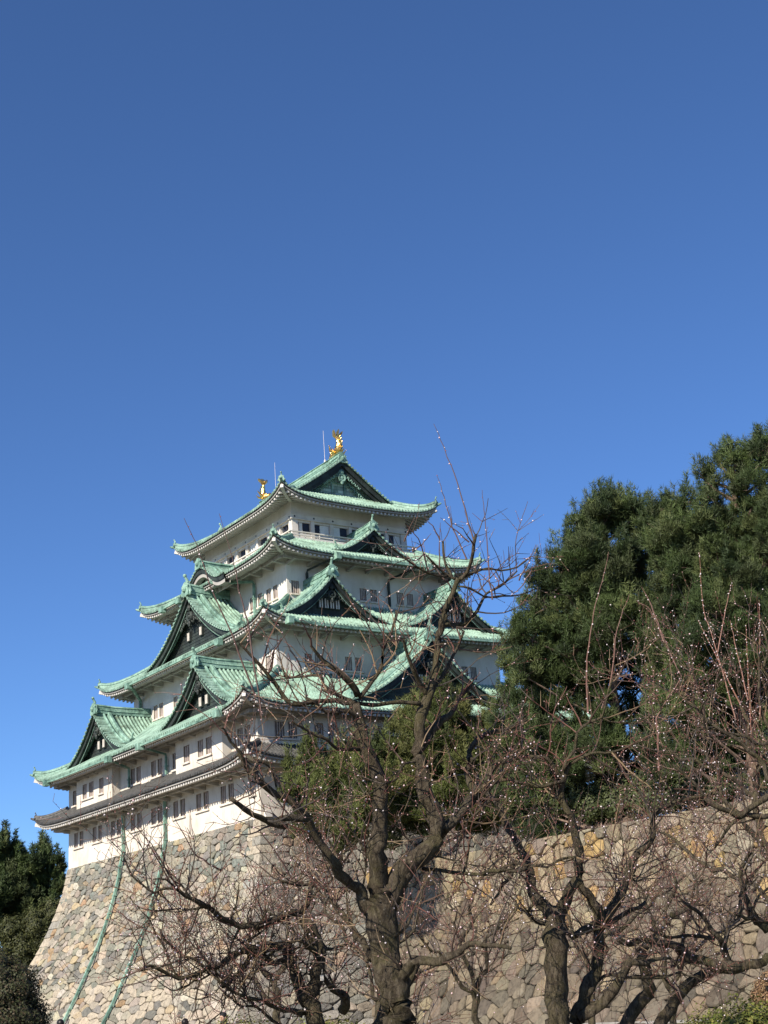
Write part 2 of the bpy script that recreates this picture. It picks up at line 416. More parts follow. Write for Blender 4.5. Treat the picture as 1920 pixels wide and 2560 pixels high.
# ---- walls with window openings --------------------------------------------------
def wall_face(mb,P,u0,u1,z0,z1,holes):
    us=sorted({u0,u1,*[h[0] for h in holes],*[h[1] for h in holes]}); zs=sorted({z0,z1,*[h[2] for h in holes],*[h[3] for h in holes]})
    us=[u for u in us if u0-1e-6<=u<=u1+1e-6]; zs=[z for z in zs if z0-1e-6<=z<=z1+1e-6]
    for i in range(len(us)-1):
        for j in range(len(zs)-1):
            uc=(us[i]+us[i+1])/2; zc=(zs[j]+zs[j+1])/2
            if any(h[0]<uc<h[1] and h[2]<zc<h[3] for h in holes): continue
            mb.quad(P(us[i],0,zs[j]),P(us[i+1],0,zs[j]),P(us[i+1],0,zs[j+1]),P(us[i],0,zs[j+1]))
win_n=[0]
def window(P,opens,z0,z1,nb=3,bar='window_bar',sill=True,frame='window_frame',deep=.32,parent=None,name='barred_window'):
    """one window: one or two openings side by side, in a recess with upright bars and a sill"""
    fr=MB(); pane=MB(); bars=MB()
    for (a,b) in opens:
        fr.quad(P(a,0,z0),P(a,deep,z0),P(a,deep,z1),P(a,0,z1)); fr.quad(P(b,0,z0),P(b,0,z1),P(b,deep,z1),P(b,deep,z0))
        fr.quad(P(a,0,z1),P(a,deep,z1),P(b,deep,z1),P(b,0,z1)); fr.quad(P(a,0,z0),P(b,0,z0),P(b,deep,z0),P(a,deep,z0))
        pane.quad(P(a,deep-.01,z0),P(b,deep-.01,z0),P(b,deep-.01,z1),P(a,deep-.01,z1))
        for i in range(nb):
            c=a+(b-a)*(i+.5)/nb; w_=(b-a)*.055
            lo=[P(c-w_,.10,z0),P(c+w_,.10,z0),P(c+w_,.24,z0),P(c-w_,.24,z0)]
            hi=[P(c-w_,.10,z1),P(c+w_,.10,z1),P(c+w_,.24,z1),P(c-w_,.24,z1)]
            bars.hexa(lo+hi)
    f=kb(fr,name,M[frame],parent); kb(pane,'dark_pane',M['dark_glass'],f); kb(bars,'bars',M[bar],f)
    if sill:
        s=MB(); a=opens[0][0]-.12; b=opens[-1][1]+.12
        lo=[P(a,-.14,z0-.17),P(b,-.14,z0-.17),P(b,.03,z0-.17),P(a,.03,z0-.17)]; hi=[P(a,-.14,z0-.03),P(b,-.14,z0-.03),P(b,.03,z0-.01),P(a,.03,z0-.01)]
        s.hexa(lo+hi); kb(s,'sill',M['sill'],f)
    return f
def storey(name,inset,z0,z1,wins,mat,faces='SENW',label=None,extra=None):
    """wins: {'S':[(openings,z0,z1)..]}; W openings are given in y"""
    sd=sides(inset,SX-inset,inset,WY-inset); mb=MB()
    for k in 'SENW':
        ws=wins.get(k,[]); s=sd[k]
        conv=(lambda q:q-inset) if k=='S' else ((lambda q:WY-inset-q) if k=='W' else (lambda q:q-inset))
        holes=[]
        for (ops,a,b) in ws:
            for (p,q) in ops: 
                u=sorted((conv(p),conv(q))); holes.append((u[0],u[1],a,b))
        wall_face(mb,s.P,0,s.L,z0,z1,holes)
    root=kb(mb,name,M[mat])
    if label: root['label']=label
    for k in 'SENW':
        s=sd[k]; conv=(lambda q:q-inset) if k=='S' else ((lambda q:WY-inset-q) if k=='W' else (lambda q:q-inset))
        for (ops,a,b) in wins.get(k,[]):
            window(s.P,sorted([tuple(sorted((conv(p),conv(q)))) for (p,q) in ops]),a,b,3 if k=='W' else 4)
    return root,sd
def pairs(cs,w_,gap): return [[(c-gap/2-w_,c-gap/2),(c+gap/2,c+gap/2+w_)] for c in cs]
# first storey
W1=[(o,1.76,3.12) for o in pairs([34.47,30.15,26.02,21.8,17.72,13.47,9.33,5.15],.86,.42)]+[([(.62,1.55)],1.8,3.1)]
S1=[(o,1.9,3.12) for o in pairs([2.4,6.7,11.0,15.3,19.6,24,28.2],.86,.42)]
storey('wall_first_storey',0,-.02,5.4,{'W':W1,'S':S1},'plaster_low')
# second storey
W2=[(o,5.74,7.1) for o in ([(22.8,21.95),(21.65,20.75)],[(18.65,17.75),(17.35,16.5)],[(14.5,13.65),(13.35,12.55)],[(3.2,2.35),(2.0,1.2)],[(35.9,35.1)])]
S2=[(o,5.95,7.2) for o in ([(1.45,2.33),(2.66,3.45)],[(29.3,30.1),(30.4,31.2)])]
storey('wall_second_storey',0,5.41,9.1,{'W':W2,'S':S2},'plaster_low')
W3=[(o,12.68,13.95) for o in pairs([26.8,22.6,18.45,14.2,10.05],.83,.38)]+[([(6.5,5.75)],12.7,13.9)]
S3=[(o,12.84,14.0) for o in pairs([8.2,12.18,16.35,20.5,24.5],.68,.3)]
storey('wall_third_storey',4.7,11.0,17.1,{'W':W3,'S':S3},'plaster')
W4=[([(a,b)],20.15,21.33) for (a,b) in ((14.53,13.8),(13.1,12.4),(11.55,10.82),(10.37,9.63),(22.4,23.1),(24.4,25.1),(26,26.8))]
S4=[([(a,b)],20.17,21.3) for (a,b) in ((8.42,9.2),(11.5,12.2),(12.6,13.3),(15.5,16.2),(16.63,17.35),(19.5,20.28),(20.65,21.35),(23.4,24.2))]
storey('wall_fourth_storey',8.0,18.5,24.5,{'W':W4,'S':S4},'plaster')
# projecting bays of the second storey
def bay(side,u0,u1,wins):
    sd=sides(-.8,SX+.8,-.8,WY+.8)[side]; mb=MB(); g=.8
    cv=(lambda q:q+.8) if side=='S' else (lambda q:WY+.8-q)
    a,b=sorted((cv(u0),cv(u1))); holes=[]; wl=[]
    for ops in wins:
        ww=sorted([tuple(sorted((cv(p),cv(q)))) for p,q in ops]); wl.append(ww); holes+=[(p,q,5.72,7.05) for p,q in ww]
    wall_face(mb,sd.P,a,b,4.6,9.0,holes)
    mb.quad(sd.P(a,0,4.6),sd.P(a,0,9.0),sd.P(a,.82,9.0),sd.P(a,.82,4.6)); mb.quad(sd.P(b,0,4.6),sd.P(b,.82,4.6),sd.P(b,.82,9.0),sd.P(b,0,9.0))
    r=kb(mb,'projecting_bay',M['plaster_low'])
    for ww in wl: window(sd.P,ww,5.72,7.05,3 if side=='W' else 4,parent=r)
    return r
bay('W',33.05,25.05,[[(31.65,30.7),(30.15,29.15)],[(27.85,26.9)]])
bay('W',12.3,4.2,[[(8.35,7.4),(6.95,5.95)],[(10.85,9.8)]])
bay('S',3.7,29.0,[[(c-1.05,c-.2),(c+.2,c+1.05)] for c in (5.55,9.8,14.1,18.4,22.7,27)])
# fifth storey: upper wall, beam band, posts, shutters, balcony rail
IN5=10.07
sd5=sides(IN5,SX-IN5,IN5,WY-IN5)
mb=MB()
for k,s in sd5.items():
    mb.quad(s.P(0,0,28.3),s.P(s.L,0,28.3),s.P(s.L,0,30.2),s.P(0,0,30.2))
    # recessed lower wall
    mb.quad(s.P(.2,.3,24.5),s.P(s.L-.2,.3,24.5),s.P(s.L-.2,.3,28.3),s.P(.2,.3,28.3))
top=kb(mb,'wall_fifth_storey',M['plaster'])
def ring_box(mb,ins,z0,z1,t):
    s=sides(ins,SX-ins,ins,WY-ins)
    for k,q in s.items():
        mb.hexa([q.P(0,0,z0),q.P(q.L,0,z0),q.P(q.L-t,t,z0),q.P(t,t,z0),q.P(0,0,z1),q.P(q.L,0,z1),q.P(q.L-t,t,z1),q.P(t,t,z1)])
mb=MB(); ring_box(mb,IN5-.10,27.86,28.27,.5); ring_box(mb,IN5-.17,27.78,27.86,.6); ring_box(mb,IN5-.15,28.27,28.33,.4)
kb(mb,'beam_band',M['plaster'],top)
mb=MB(); hol=MB(); dk=MB(); sh=MB()
for k,s in sd5.items():
    n=6 if k in 'SN' else 8
    pitch=(s.L-.5)/n if k in 'WE' else 2.03
    for i in range(9):
        u=.26+2.03*i
        if u>s.L-.1: break
        for q in range(8):
            a0=2*PI*q/8; a1=2*PI*(q+1)/8
            hol.add([s.P(u,-.105,28.05),s.P(u+.10*math.cos(a0),-.105,28.05+.10*math.sin(a0)),s.P(u+.10*math.cos(a1),-.105,28.05+.10*math.sin(a1))],[(0,1,2)])  # holes in the beam, drawn as flat dark discs on its face
    # posts
    def bx(m_,u0,u1,d0,d1,z0,z1):
        m_.hexa([s.P(u0,d0,z0),s.P(u1,d0,z0),s.P(u1,d1,z0),s.P(u0,d1,z0),s.P(u0,d0,z1),s.P(u1,d0,z1),s.P(u1,d1,z1),s.P(u0,d1,z1)])
    if k in 'SN':
        P_=[(0,.62),(1.98,2.36),(4.05,4.42),(6.08,6.40),(8.15,8.5),(10.15,10.5),(11.95,s.L)]
        W_=[(.85,1.17,0),(1.18,1.92,1),(2.44,3.02,1),(3.03,3.98,0),(4.5,5.18,0),(5.2,5.96,1),(6.47,7.2,1),(7.2,8.1,0),(8.6,9.3,0),(9.3,10.1,1),(10.55,11.2,1),(11.2,11.9,0)]
    else:
        P_=[(0,.4),(2.1,2.5),(4.0,4.5),(6.2,6.6),(8.2,8.6),(10.1,10.6),(12.3,12.7),(14.2,14.7),(16.2,s.L)]
        W_=[(.6,1.2,0),(1.2,2,1),(2.6,3.2,1),(3.2,3.9,0),(4.6,5.6,1),(5.6,6.1,0),(6.9,8.1,1),(8.8,9.85,0),(9.85,10.05,1),(10.8,11.7,1),(13.0,14.1,0),(14.9,15.6,1)]
    for a,b in P_: bx(mb,a,b,-.03,.31,25.9,27.84)
    for i in range(len(P_)-1):
        a=P_[i][1];b=P_[i+1][0]
        bx(mb,a-.01,b+.01,.06,.31,27.60,27.83); bx(mb,a-.01,b+.01,.06,.31,25.9,26.55)
    for (a,b,dkf) in W_:
        m_=dk if dkf else sh
        bx(m_,a,b,.20 if dkf else .16,.298,26.56,27.59)
kb(mb,'posts',M['plaster'],top); kb(hol,'beam_hole_discs',M['hole_dark'],top); kb(dk,'open_windows',M['dark_glass'],top); kb(sh,'shutters',M['shutter'],top)
mb=MB(); ring_box(mb,IN5-.62,25.55,25.95,.62); ring_box(mb,IN5-.66,26.38,26.48,.16); ring_box(mb,IN5-.63,26.10,26.18,.08)
for k,s in sides(IN5-.62,SX-IN5+.62,IN5-.62,WY-IN5+.62).items():
    n=int(s.L/1.4)
    for i in range(n+1):
        u=.0+(s.L-.1)*i/n
        mb.hexa([s.P(u,.0,25.9),s.P(u+.1,.0,25.9),s.P(u+.1,.1,25.9),s.P(u,.1,25.9),s.P(u,.0,26.4),s.P(u+.1,.0,26.4),s.P(u+.1,.1,26.4),s.P(u,.1,26.4)])
kb(mb,'balcony_rail',M['plaster'],top)
# ---- roofs -----------------------------------------------------------------------
R1=Roof(-2.5,SX+2.5,-2.5,WY+2.5,3.98,1.45,2.5,.95,2.5,tile='kawara',sp=.29,h=.10,name='roof_first_tier',label='dark grey tiled skirt roof',soff=.2)
R1.make()
R2=Roof(-2.6,SX+2.6,-2.6,WY+2.6,8.0,4.45,7.4,1.15,2.6,name='roof_second_tier',soff=.25); R2.make()
R3=Roof(2.1,SX-2.1,2.1,WY-2.1,15.95,3.7,6.0,1.15,2.6,name='roof_third_tier',soff=.28); R3.make()
# ---- gables ----------------------------------------------------------------------
class Gable:
    """triangular dormer gable; c = centre of the front plane (x,y), out = outward direction"""
    def __init__(s,c,out,w,za,zf,depth,big=1.0,wins=(),tymp='copper_dark',name='dormer_gable',label=None,board='copper_dark',inset=.95,field=True):
        s.c=Vector((c[0],c[1],0)); s.n=-Vector((out[0],out[1],0)); s.a=Vector((-s.n.y,s.n.x,0)); s.w=w;s.za=za;s.zf=zf;s.D=depth
        Hg=za-zf; s.s0=1.64*Hg/w; s.q=(s.s0*w-Hg)/(w*w); s.out=Vector((out[0],out[1],0))
        mb=MB(); we=w+.5
        P=s.P
        # verge band: round tiles pointing outward
        for sg in (-1,1):
            L=0; pr,cs,sp=tile_profile(0,we,.36,.14)
            o=len(mb.v)
            for (a,b) in pr:
                zz=s.z(a)+b
                mb.v.append(P(sg*a,-.10,zz)); mb.v.append(P(sg*a,.85,zz)); mb.v.append(P(sg*a,-.10,s.z(a)-.10))
            for i in range(len(pr)-1):
                if pr[i][1]<=0 and pr[i+1][1]<=0: mb.pan.add(len(mb.f))
                mb.f.append((o+3*i,o+3*i+3,o+3*i+4,o+3*i+1)); mb.f.append((o+3*i,o+3*i+2,o+3*i+5,o+3*i+3))
            for c_ in cs:
                ov=len(mb.v); z=s.z(c_)+.01; r=.105
                for dd in (-.16,-.05):
                    for k in range(6):
                        an=2*PI*k/6; mb.v.append(P(sg*(c_+r*math.cos(an)),dd,z+r*math.sin(an)))
                mb.f.append(tuple(ov+k for k in range(6)))
                for k in range(6): k2=(k+1)%6; mb.f.append((ov+k,ov+6+k,ov+6+k2,ov+k2))
            # field: rows running down the slope
            pr,cs,sp=tile_profile(.85,depth,.38,.16); na=14
            o=len(mb.v)
            for (b,h) in pr:
                for i in range(na+1): a=we*i/na; mb.v.append(P(sg*a,b,s.z(a)+h))
            for i in range(len(pr)-1):
                for j in range(na):
                    k=o+i*(na+1)+j
                    if pr[i][1]<=0 and pr[i+1][1]<=0: mb.pan.add(len(mb.f))
                    mb.f.append((k,k+1,k+na+2,k+na+1))
        root=kb(mb,name,M['copper']); s.root=root
        if label: root['label']=label
        # descending ridges with ornaments
        for sg in (-1,1):
            h=MB(); A=[we*i/12 for i in range(13)]
            e1=[P(sg*max(a,.15),.93,s.z(max(a,.15))+.1) for a in A if a<w-.1]
            h.tube(e1,.14,6)
            e2=[Vector(P(sg*max(a,.15),1.45,s.z(max(a,.15))+.05)) for a in A if a<w-.7]
            h.sweep(e2,[(-.17,-.05),(.17,-.05),(.17,.18),(.10,.3),(-.10,.3),(-.17,.18)])
            onagawara(h,Vector(e2[-1])+Vector((0,0,-.1)),s.a*sg,.85*big)
            kb(h,'verge_ridge',M['copper_trim'],root)
        # ridge
        h=MB(); e=[Vector(P(0,b,za+.0)) for b in (.15,depth*.33,depth*.66,depth)]
        bg=big
        e[0].z+=.16*bg; e[1].z+=.02
        h.sweep(e,[(-.3,-.15),(.3,-.15),(.27,.12),(.33,.15),(.27,.22),(.24,.5*bg),(.3,.53*bg),(.16,.68*bg),(-.16,.68*bg),(-.3,.53*bg),(-.24,.5*bg),(-.27,.22),(-.33,.15),(-.27,.12)])
        rd=kb(h,'gable_ridge',M['copper_trim'],root)
        g=MB(); onagawara(g,P(0,.05,za-.12),s.out,1.15*bg); kb(g,'ridge_ornament',M['copper_trim'],rd)
        # bargeboards
        h=MB()
        for (b0,b1,t0,t1) in ((.10,.28,.10,.62),(.30,.42,.35,.95)):
            for sg in (-1,1):
                A=[(w+.25)*i/12 for i in range(13)]; o=len(h.v)
                for a in A:
                    tt=t1*(.8+.2*a/w)
                    for (b,t) in ((b0,t0),(b0,tt),(b1,tt),(b1,t0)): h.v.append(P(sg*a,b,s.z(a)-t))
                for i in range(12):
                    for j in range(4): j2=(j+1)%4; h.f.append((o+4*i+j,o+4*i+j2,o+4*i+4+j2,o+4*i+4+j))
                h.f.append((o+3,o+2,o+1,o))
        kb(h,'bargeboard',M[board],root)
        h=MB()   # thin bright edging line on the board
        for sg in (-1,1):
            A=[.35+(w-.6)*i/12 for i in range(13)]
            h.tube([P(sg*a,.26,s.z(a)-.80-.1*a/w) for a in A],.022,4)
        kb(h,'board_edging',M['copper_trim'],root)
        # tympanum with plank lines
        h=MB(); N=24; wb=w+.3
        prev=None
        for i in range(N+1):
            a=-wb+2*wb*i/N; zt=s.z(abs(a))-.12; zb=min(zt-.05,zf-.6)
            q=(P(a,inset,zb),P(a,inset,zt))
            if prev: h.quad(prev[0],q[0],q[1],prev[1])
            prev=q
        zz=zf+.15
        while zz<za-.9:
            # batten between planks
            # half width at height zz
            lo,hi=0,w
            for _ in range(24):
                md=(lo+hi)/2
                if s.z(md)>zz+.25: lo=md
                else: hi=md
            a=lo; h.hexa([P(-a,inset-.035,zz),P(a,inset-.035,zz),P(a,inset+.02,zz),P(-a,inset+.02,zz),P(-a,inset-.035,zz+.035),P(a,inset-.035,zz+.035),P(a,inset+.02,zz+.035),P(-a,inset+.02,zz+.035)])
            zz+=.3
        kb(h,'gable_wall',M[tymp],root)
        # pendant ornament (scrolls round a boss)
        h=MB(); zc=za-1.55*bg-.1; gy=.30; k=bg
        h.ring(P(0,gy,zc),.30*k,.11*k,s.out,12,5); h.blob(P(0,gy,zc),(.16*k,.16*k,.16*k),7,4)
        h.blob(P(0,gy,zc+.62*k),(.20*k,.20*k,.26*k),7,4); h.blob(P(0,gy,zc-.5*k),(.14*k,.14*k,.3*k),7,4)
        for sg in (-1,1):
            for (a,z_,r) in ((.42,.25,.17),(.62,-.05,.16),(.9,-.22,.15),(.38,-.32,.15),(1.2,-.38,.13),(1.5,-.62,.12),(.66,.38,.12),(1.02,.1,.11)):
                h.ring(P(sg*a*k,gy+.1,zc+z_*k),r*k,.055*k,s.out,9,4)
            h.tube([P(sg*.2*k,gy+.1,zc+.1*k),P(sg*.9*k,gy+.1,zc-.02*k),P(sg*1.7*k,gy+.12,zc-.72*k)],[.1*k,.09*k,.04*k],5)
        kb(h,'carved_pendant',M['copper_trim'] if tymp=='scales' else M['copper_dark'],root)
        for (a,zc_,ww,hh) in wins:
            sdv=Side(s.c-s.a*0,(s.a.x,s.a.y,0),(s.n.x,s.n.y,0),1)
            Pw=lambda u,d,z:(s.P(u,d+inset-.16,z))
            f=MB(); f.hexa([Pw(a-ww/2-.07,0,zc_-hh/2-.07),Pw(a+ww/2+.07,0,zc_-hh/2-.07),Pw(a+ww/2+.07,.2,zc_-hh/2-.07),Pw(a-ww/2-.07,.2,zc_-hh/2-.07),
                    Pw(a-ww/2-.07,0,zc_+hh/2+.07),Pw(a+ww/2+.07,0,zc_+hh/2+.07),Pw(a+ww/2+.07,.2,zc_+hh/2+.07),Pw(a-ww/2-.07,.2,zc_+hh/2+.07)])
            fb=MB()
            for i in range(2):
                u=a-ww/2+ww*(i+.5)/2; fb.hexa([Pw(u-.055,-.08,zc_-hh/2),Pw(u+.055,-.08,zc_-hh/2),Pw(u+.055,-0.005,zc_-hh/2),Pw(u-.055,-.005,zc_-hh/2),Pw(u-.055,-.08,zc_+hh/2),Pw(u+.055,-.08,zc_+hh/2),Pw(u+.055,-0.005,zc_+hh/2),Pw(u-.055,-.005,zc_+hh/2)])
            fb.v=[(p_[0]-KO.x,p_[1]-KO.y,p_[2]-KO.z) for p_ in fb.v]
            gw=kb(f,'gable_window',M['copper_dark'],root); fb.build('window_bars',M['white_bar'],gw)
    def z(s,a): a=abs(a); return s.za-s.s0*a+s.q*a*a
    def P(s,a,b,z): p=s.c+s.a*a+s.n*b; return (p.x,p.y,z)
wn=lambda a,z:[(-a,z,.40,.72),(a,z,.40,.72)]
Gable((-1.,28.65),(-1,0),6.6,13.2,8.95,6.2,1.0,wn(.55,10.35))
Gable((-1.,8.25),(-1,0),6.6,13.2,8.95,6.2,1.0,wn(.55,10.35))
Gable((3.6,18.45),(-1,0),8.5,22.3,16.95,5.2,1.25,wn(1.2,18.7))
Gable((9.9,3.6),(0,-1),5.3,20.75,17.0,4.9,1.0,[(-.8,18.4,.45,.8),(-.25,18.4,.45,.8),(.3,18.4,.45,.8),(.85,18.4,.45,.8)])
Gable((22.8,3.6),(0,-1),5.3,20.75,17.0,4.9,1.0,[(-.8,18.4,.45,.8),(-.25,18.4,.45,.8),(.3,18.4,.45,.8),(.85,18.4,.45,.8)])
Gable((16.35,-1.),(0,-1),8.6,14.6,9.0,6.2,1.25,[(-.9,11.2,.5,.9),(-.3,11.2,.5,.9),(.3,11.2,.5,.9),(.9,11.2,.5,.9)])
Gable((16.35,6.35),(0,-1),4.3,26.5,24.0,4.6,.9)
# ---- fourth tier with the undulating gable on the west eave ------------------------
R4=Roof(5.15,SX-5.15,5.15,WY-5.15,23.25,2.55,4.5,1.15,2.85,name='roof_fourth_tier',soff=.25)
KC=WY/2
def wave(y):     # height of the undulating gable above the eave line
    t=abs(y-KC)
    return 1.55*math.exp(-(t/2.05)**2.4)-.10*math.exp(-((t-3.6)/1.2)**2)
R4.make()
mb=MB(); y0,y1=KC-4.6,KC+4.6; pr,cs,sp=tile_profile(y0,y1,.30,.085); X0=4.95
zk=lambda y:23.36+wave(y)
o=len(mb.v); xs=[X0,X0+.9,X0+2.2,9.9]
for (y,h) in pr:
    t=abs(y-KC)
    for x in xs: mb.v.append((x,y,zk(y)+h+.06*(x-X0)))
n=len(xs)
for i in range(len(pr)-1):
    for j in range(n-1): k=o+i*n+j; mb.f.append((k,k+1,k+n+1,k+n))
o=len(mb.v)
for (y,h) in pr: mb.v.append((X0,y,zk(y)+h)); mb.v.append((X0,y,zk(y)-.1))
for i in range(len(pr)-1): mb.f.append((o+2*i,o+2*i+1,o+2*i+3,o+2*i+2))
for c_ in cs:
    mb.tube([(X0-.05,c_,zk(c_)+.01),(X0+.05,c_,zk(c_)+.01)],.105,6)
kg=kb(mb,'undulating_gable',M['copper'])
mb=MB()
for dx in (.95,1.45):
    mb.tube([(X0+dx,y0+.6+(y1-y0-1.2)*i/30,zk(y0+.6+(y1-y0-1.2)*i/30)+.14) for i in range(31)],.12,6)
kb(mb,'verge_ridge',M['copper_trim'],kg)
mb=MB(); mb.sweep([(X0+.1,KC,zk(KC)+.12),(X0+1.8,KC,zk(KC)+.02),(9.75,KC,zk(KC)+.05)],[(-.3,-.1),(.3,-.1),(.26,.45),(.34,.5),(.16,.68),(-.16,.68),(-.34,.5),(-.26,.45)],caps=True)
kr=kb(mb,'gable_ridge',M['copper_trim'],kg)
mb=MB(); onagawara(mb,(X0+.02,KC,zk(KC)-.05),(-1,0),1.15,False); kb(mb,'ridge_ornament',M['copper_trim'],kr)
for (nm,mt,xa,xb,t0,t1) in (('bargeboard','copper_dark',X0+.08,X0+.5,.09,.50),('plaster_board','eave_white',X0+.2,X0+.75,.50,.88)):
    mb=MB(); o=len(mb.v); N=48
    for i in range(N+1):
        y=y0+(y1-y0)*i/N
        for (x,t) in ((xa,t0),(xa,t1),(xb,t1),(xb,t0)): mb.v.append((x,y,zk(y)-t))
    for i in range(N):
        for j in range(4): j2=(j+1)%4; mb.f.append((o+4*i+j,o+4*i+4+j,o+4*i+4+j2,o+4*i+j2))
    kb(mb,nm,M[mt],kg)
mb=MB(); N=30
for i in range(N):
    ya=KC-3.3+6.6*i/N; yb=KC-3.3+6.6*(i+1)/N
    mb.quad((X0+1.6,ya,22.6),(X0+1.6,yb,22.6),(X0+1.6,yb,zk(yb)-.2),(X0+1.6,ya,zk(ya)-.2))
kb(mb,'gable_wall',M['plaster'],kg)
mb=MB()
for y in (-1.3,-.65,0,.65,1.3): mb.box((X0+1.3,KC+y-.12,22.7),(X0+1.5,KC+y+.12,zk(KC+y)-.7))
mb.ring((X0+.9,KC,23.75),.3,.1,(-1,0,0)); 
for sg in (-1,1): mb.ring((X0+.95,KC+.6*sg,23.6),.2,.07,(-1,0,0),10,4); mb.ring((X0+.95,KC+1.0*sg,23.4),.15,.06,(-1,0,0),10,4)
kb(mb,'carved_pendant',M['eave_white'],kg)
# ---- top roof (hip and gable) -------------------------------------------------------
R5=Roof(7.75,SX-7.75,7.75,WY-7.75,29.12,5.6,8.6,1.35,2.32,name='roof_top_tier',soff=.32,arms=False,lifted=1.6)
GV=2.95        # verge position from the eave; gable wall stands behind it
def dW(u): return 8.6 if GV<=min(u,R5.sd['W'].L-u) else min(u,R5.sd['W'].L-u)
R5.hipD=GV+.25
class R5x: pass
def side_tiles5(mb):
    for k,sd in R5.sd.items():
        if k in 'SN':
            pr,cs,sp=tile_profile(0,sd.L,R5.sp,R5.h)
            save=sd.L
            R5.side_tiles(mb,sd,lambda u:4.1)
        else:
            pr,cs,sp=tile_profile(0,sd.L,R5.sp,R5.h); o=len(mb.v); st=12
            for (u,b) in pr:
                e=min(u,sd.L-u); dm=8.6 if e>GV-.05 else e
                for i in range(st+1):
                    d=max(.001,dm)*i/st; mb.v.append(sd.P(u,d,R5.z(sd,u,d)+b))
            for i in range(len(pr)-1):
                ea=min(pr[i][0],sd.L-pr[i][0]); eb=min(pr[i+1][0],sd.L-pr[i+1][0])
                if (ea>GV-.05)!=(eb>GV-.05): continue
                for j in range(st):
                    q=o+i*(st+1)+j
                    if pr[i][1]<=0 and pr[i+1][1]<=0: mb.pan.add(len(mb.f))
                    mb.f.append((q,q+st+1,q+st+2,q+1))
            o=len(mb.v)
            for (u,b) in pr: z=R5.z(sd,u,0); mb.v.append(sd.P(u,0,z+b)); mb.v.append(sd.P(u,0,z-.09))
            for i in range(len(pr)-1): mb.f.append((o+2*i,o+2*i+1,o+2*i+3,o+2*i+2))
            for c in cs:
                z=R5.z(sd,c,0); mb.tube([sd.P(c,-.05,z+.01),sd.P(c,.03,z+.01)],.10,6)
mb=MB(); side_tiles5(mb)
_r5=mb
_old=R5.side_tiles; R5.side_tiles=lambda *a,**k:None
root5=R5.make(); R5.side_tiles=_old
kb(_r5,'roof_tiles',M['copper'],root5)
def zr(a): d=8.6-abs(a); return R5.ze+R5.prof(d)     # main slope height at lateral distance a from the ridge
for (yc,out) in ((7.75+GV,-1),(WY-7.75-GV,1)):
    P=lambda a,b,z:(16.35+a,yc-out*b,z)     # b inward
    g=MB()
    for sg in (-1,1):
        pr,cs,sp=tile_profile(0,5.6,.30,.085); o=len(g.v)
        for (a,b) in pr:
            for (dd,zz) in ((-.12,zr(a)+b+.05),(.85,zr(a)+b+.03),(-.12,zr(a)-.08)): g.v.append(P(sg*a,dd,zz))
        for i in range(len(pr)-1): g.f.append((o+3*i,o+3*i+3,o+3*i+4,o+3*i+1)); g.f.append((o+3*i,o+3*i+2,o+3*i+5,o+3*i+3))
        for c_ in cs: g.tube([P(sg*c_,-.17,zr(c_)+.06),P(sg*c_,-.05,zr(c_)+.06)],.105,6)
    gr=kb(g,'top_gable',M['copper'])
    for sg in (-1,1):
        h=MB()
        h.tube([P(sg*(.2+5.2*i/12),.95,zr(.2+5.2*i/12)+.15) for i in range(13)],.14,6)
        e2=[Vector(P(sg*(.2+5.4*i/12),1.5,zr(.2+5.4*i/12)+.1)) for i in range(13)]
        h.sweep(e2,[(-.19,-.05),(.19,-.05),(.19,.22),(.10,.36),(-.10,.36),(-.19,.22)])
        onagawara(h,e2[-1]+Vector((0,0,-.1)),(sg,0),.85); kb(h,'verge_ridge',M['copper_trim'],gr)
    h=MB()
    for (b0,b1,t0,t1) in ((.10,.28,.08,.6),(.3,.42,.35,.95)):
        for sg in (-1,1):
            o=len(h.v)
            for i in range(13):
                a=5.3*i/12
                for (b,t) in ((b0,t0),(b0,t1),(b1,t1),(b1,t0)): h.v.append(P(sg*a,b,zr(a)-t))
            for i in range(12):
                for j in range(4): j2=(j+1)%4; h.f.append((o+4*i+j,o+4*i+j2,o+4*i+4+j2,o+4*i+4+j))
    kb(h,'bargeboard',M['copper_dark'],gr)
    h=MB(); prev=None
    for i in range(25):
        a=-5.2+10.4*i/24; zt=zr(a)-.1; q=(P(a,1.1,min(30.6,zt-.1)),P(a,1.1,zt))
        if prev: h.quad(prev[0],q[0],q[1],prev[1])
        prev=q
    kb(h,'gable_wall',M['scales'],gr)
    h=MB()      # carved band under the boards and framed centre panel
    for sg in (-1,1):
        h.tube([P(sg*(.4+4.0*i/8),.9,zr(.4+4.0*i/8)-1.2) for i in range(9)],.09,5)
        for i in range(9): a=.6+.42*i; h.ring(P(sg*a,.85,zr(a)-1.35),.17,.07,(0,out,0),8,4)
    for (x0_,x1_,z0_,z1_) in ((-.75,-.63,31.6,32.6),(.63,.75,31.6,32.6),(-.75,.75,32.6,32.7)): h.box((16.35+x0_,min(P(0,.95,0)[1],P(0,1.1,0)[1]),z0_),(16.35+x1_,max(P(0,.95,0)[1],P(0,1.1,0)[1]),z1_))
    kb(h,'gable_carving',M['copper_trim'],gr)
    h=MB(); zc=32.95; y_=.28
    h.ring(P(0,y_,zc),.33,.13,(0,out,0),14,5); h.blob(P(0,y_,zc-.02),(.2,.12,.2),8,5); h.blob(P(0,y_,zc-.48),(.16,.12,.22),7,4); h.blob(P(0,y_,zc+.55),(.3,.15,.3),8,5)
    for sg in (-1,1):
        for (a,z_,r) in ((.4,.5,.15),(.62,.2,.15),(.95,-.02,.16),(1.3,-.25,.15),(1.65,-.5,.13),(.35,.85,.12),(1.95,-.75,.11)): h.ring(P(sg*a,y_+.08,zc+z_),r,.06,(0,out,0),9,4)
    kb(h,'carved_pendant',M['copper_trim'],gr)
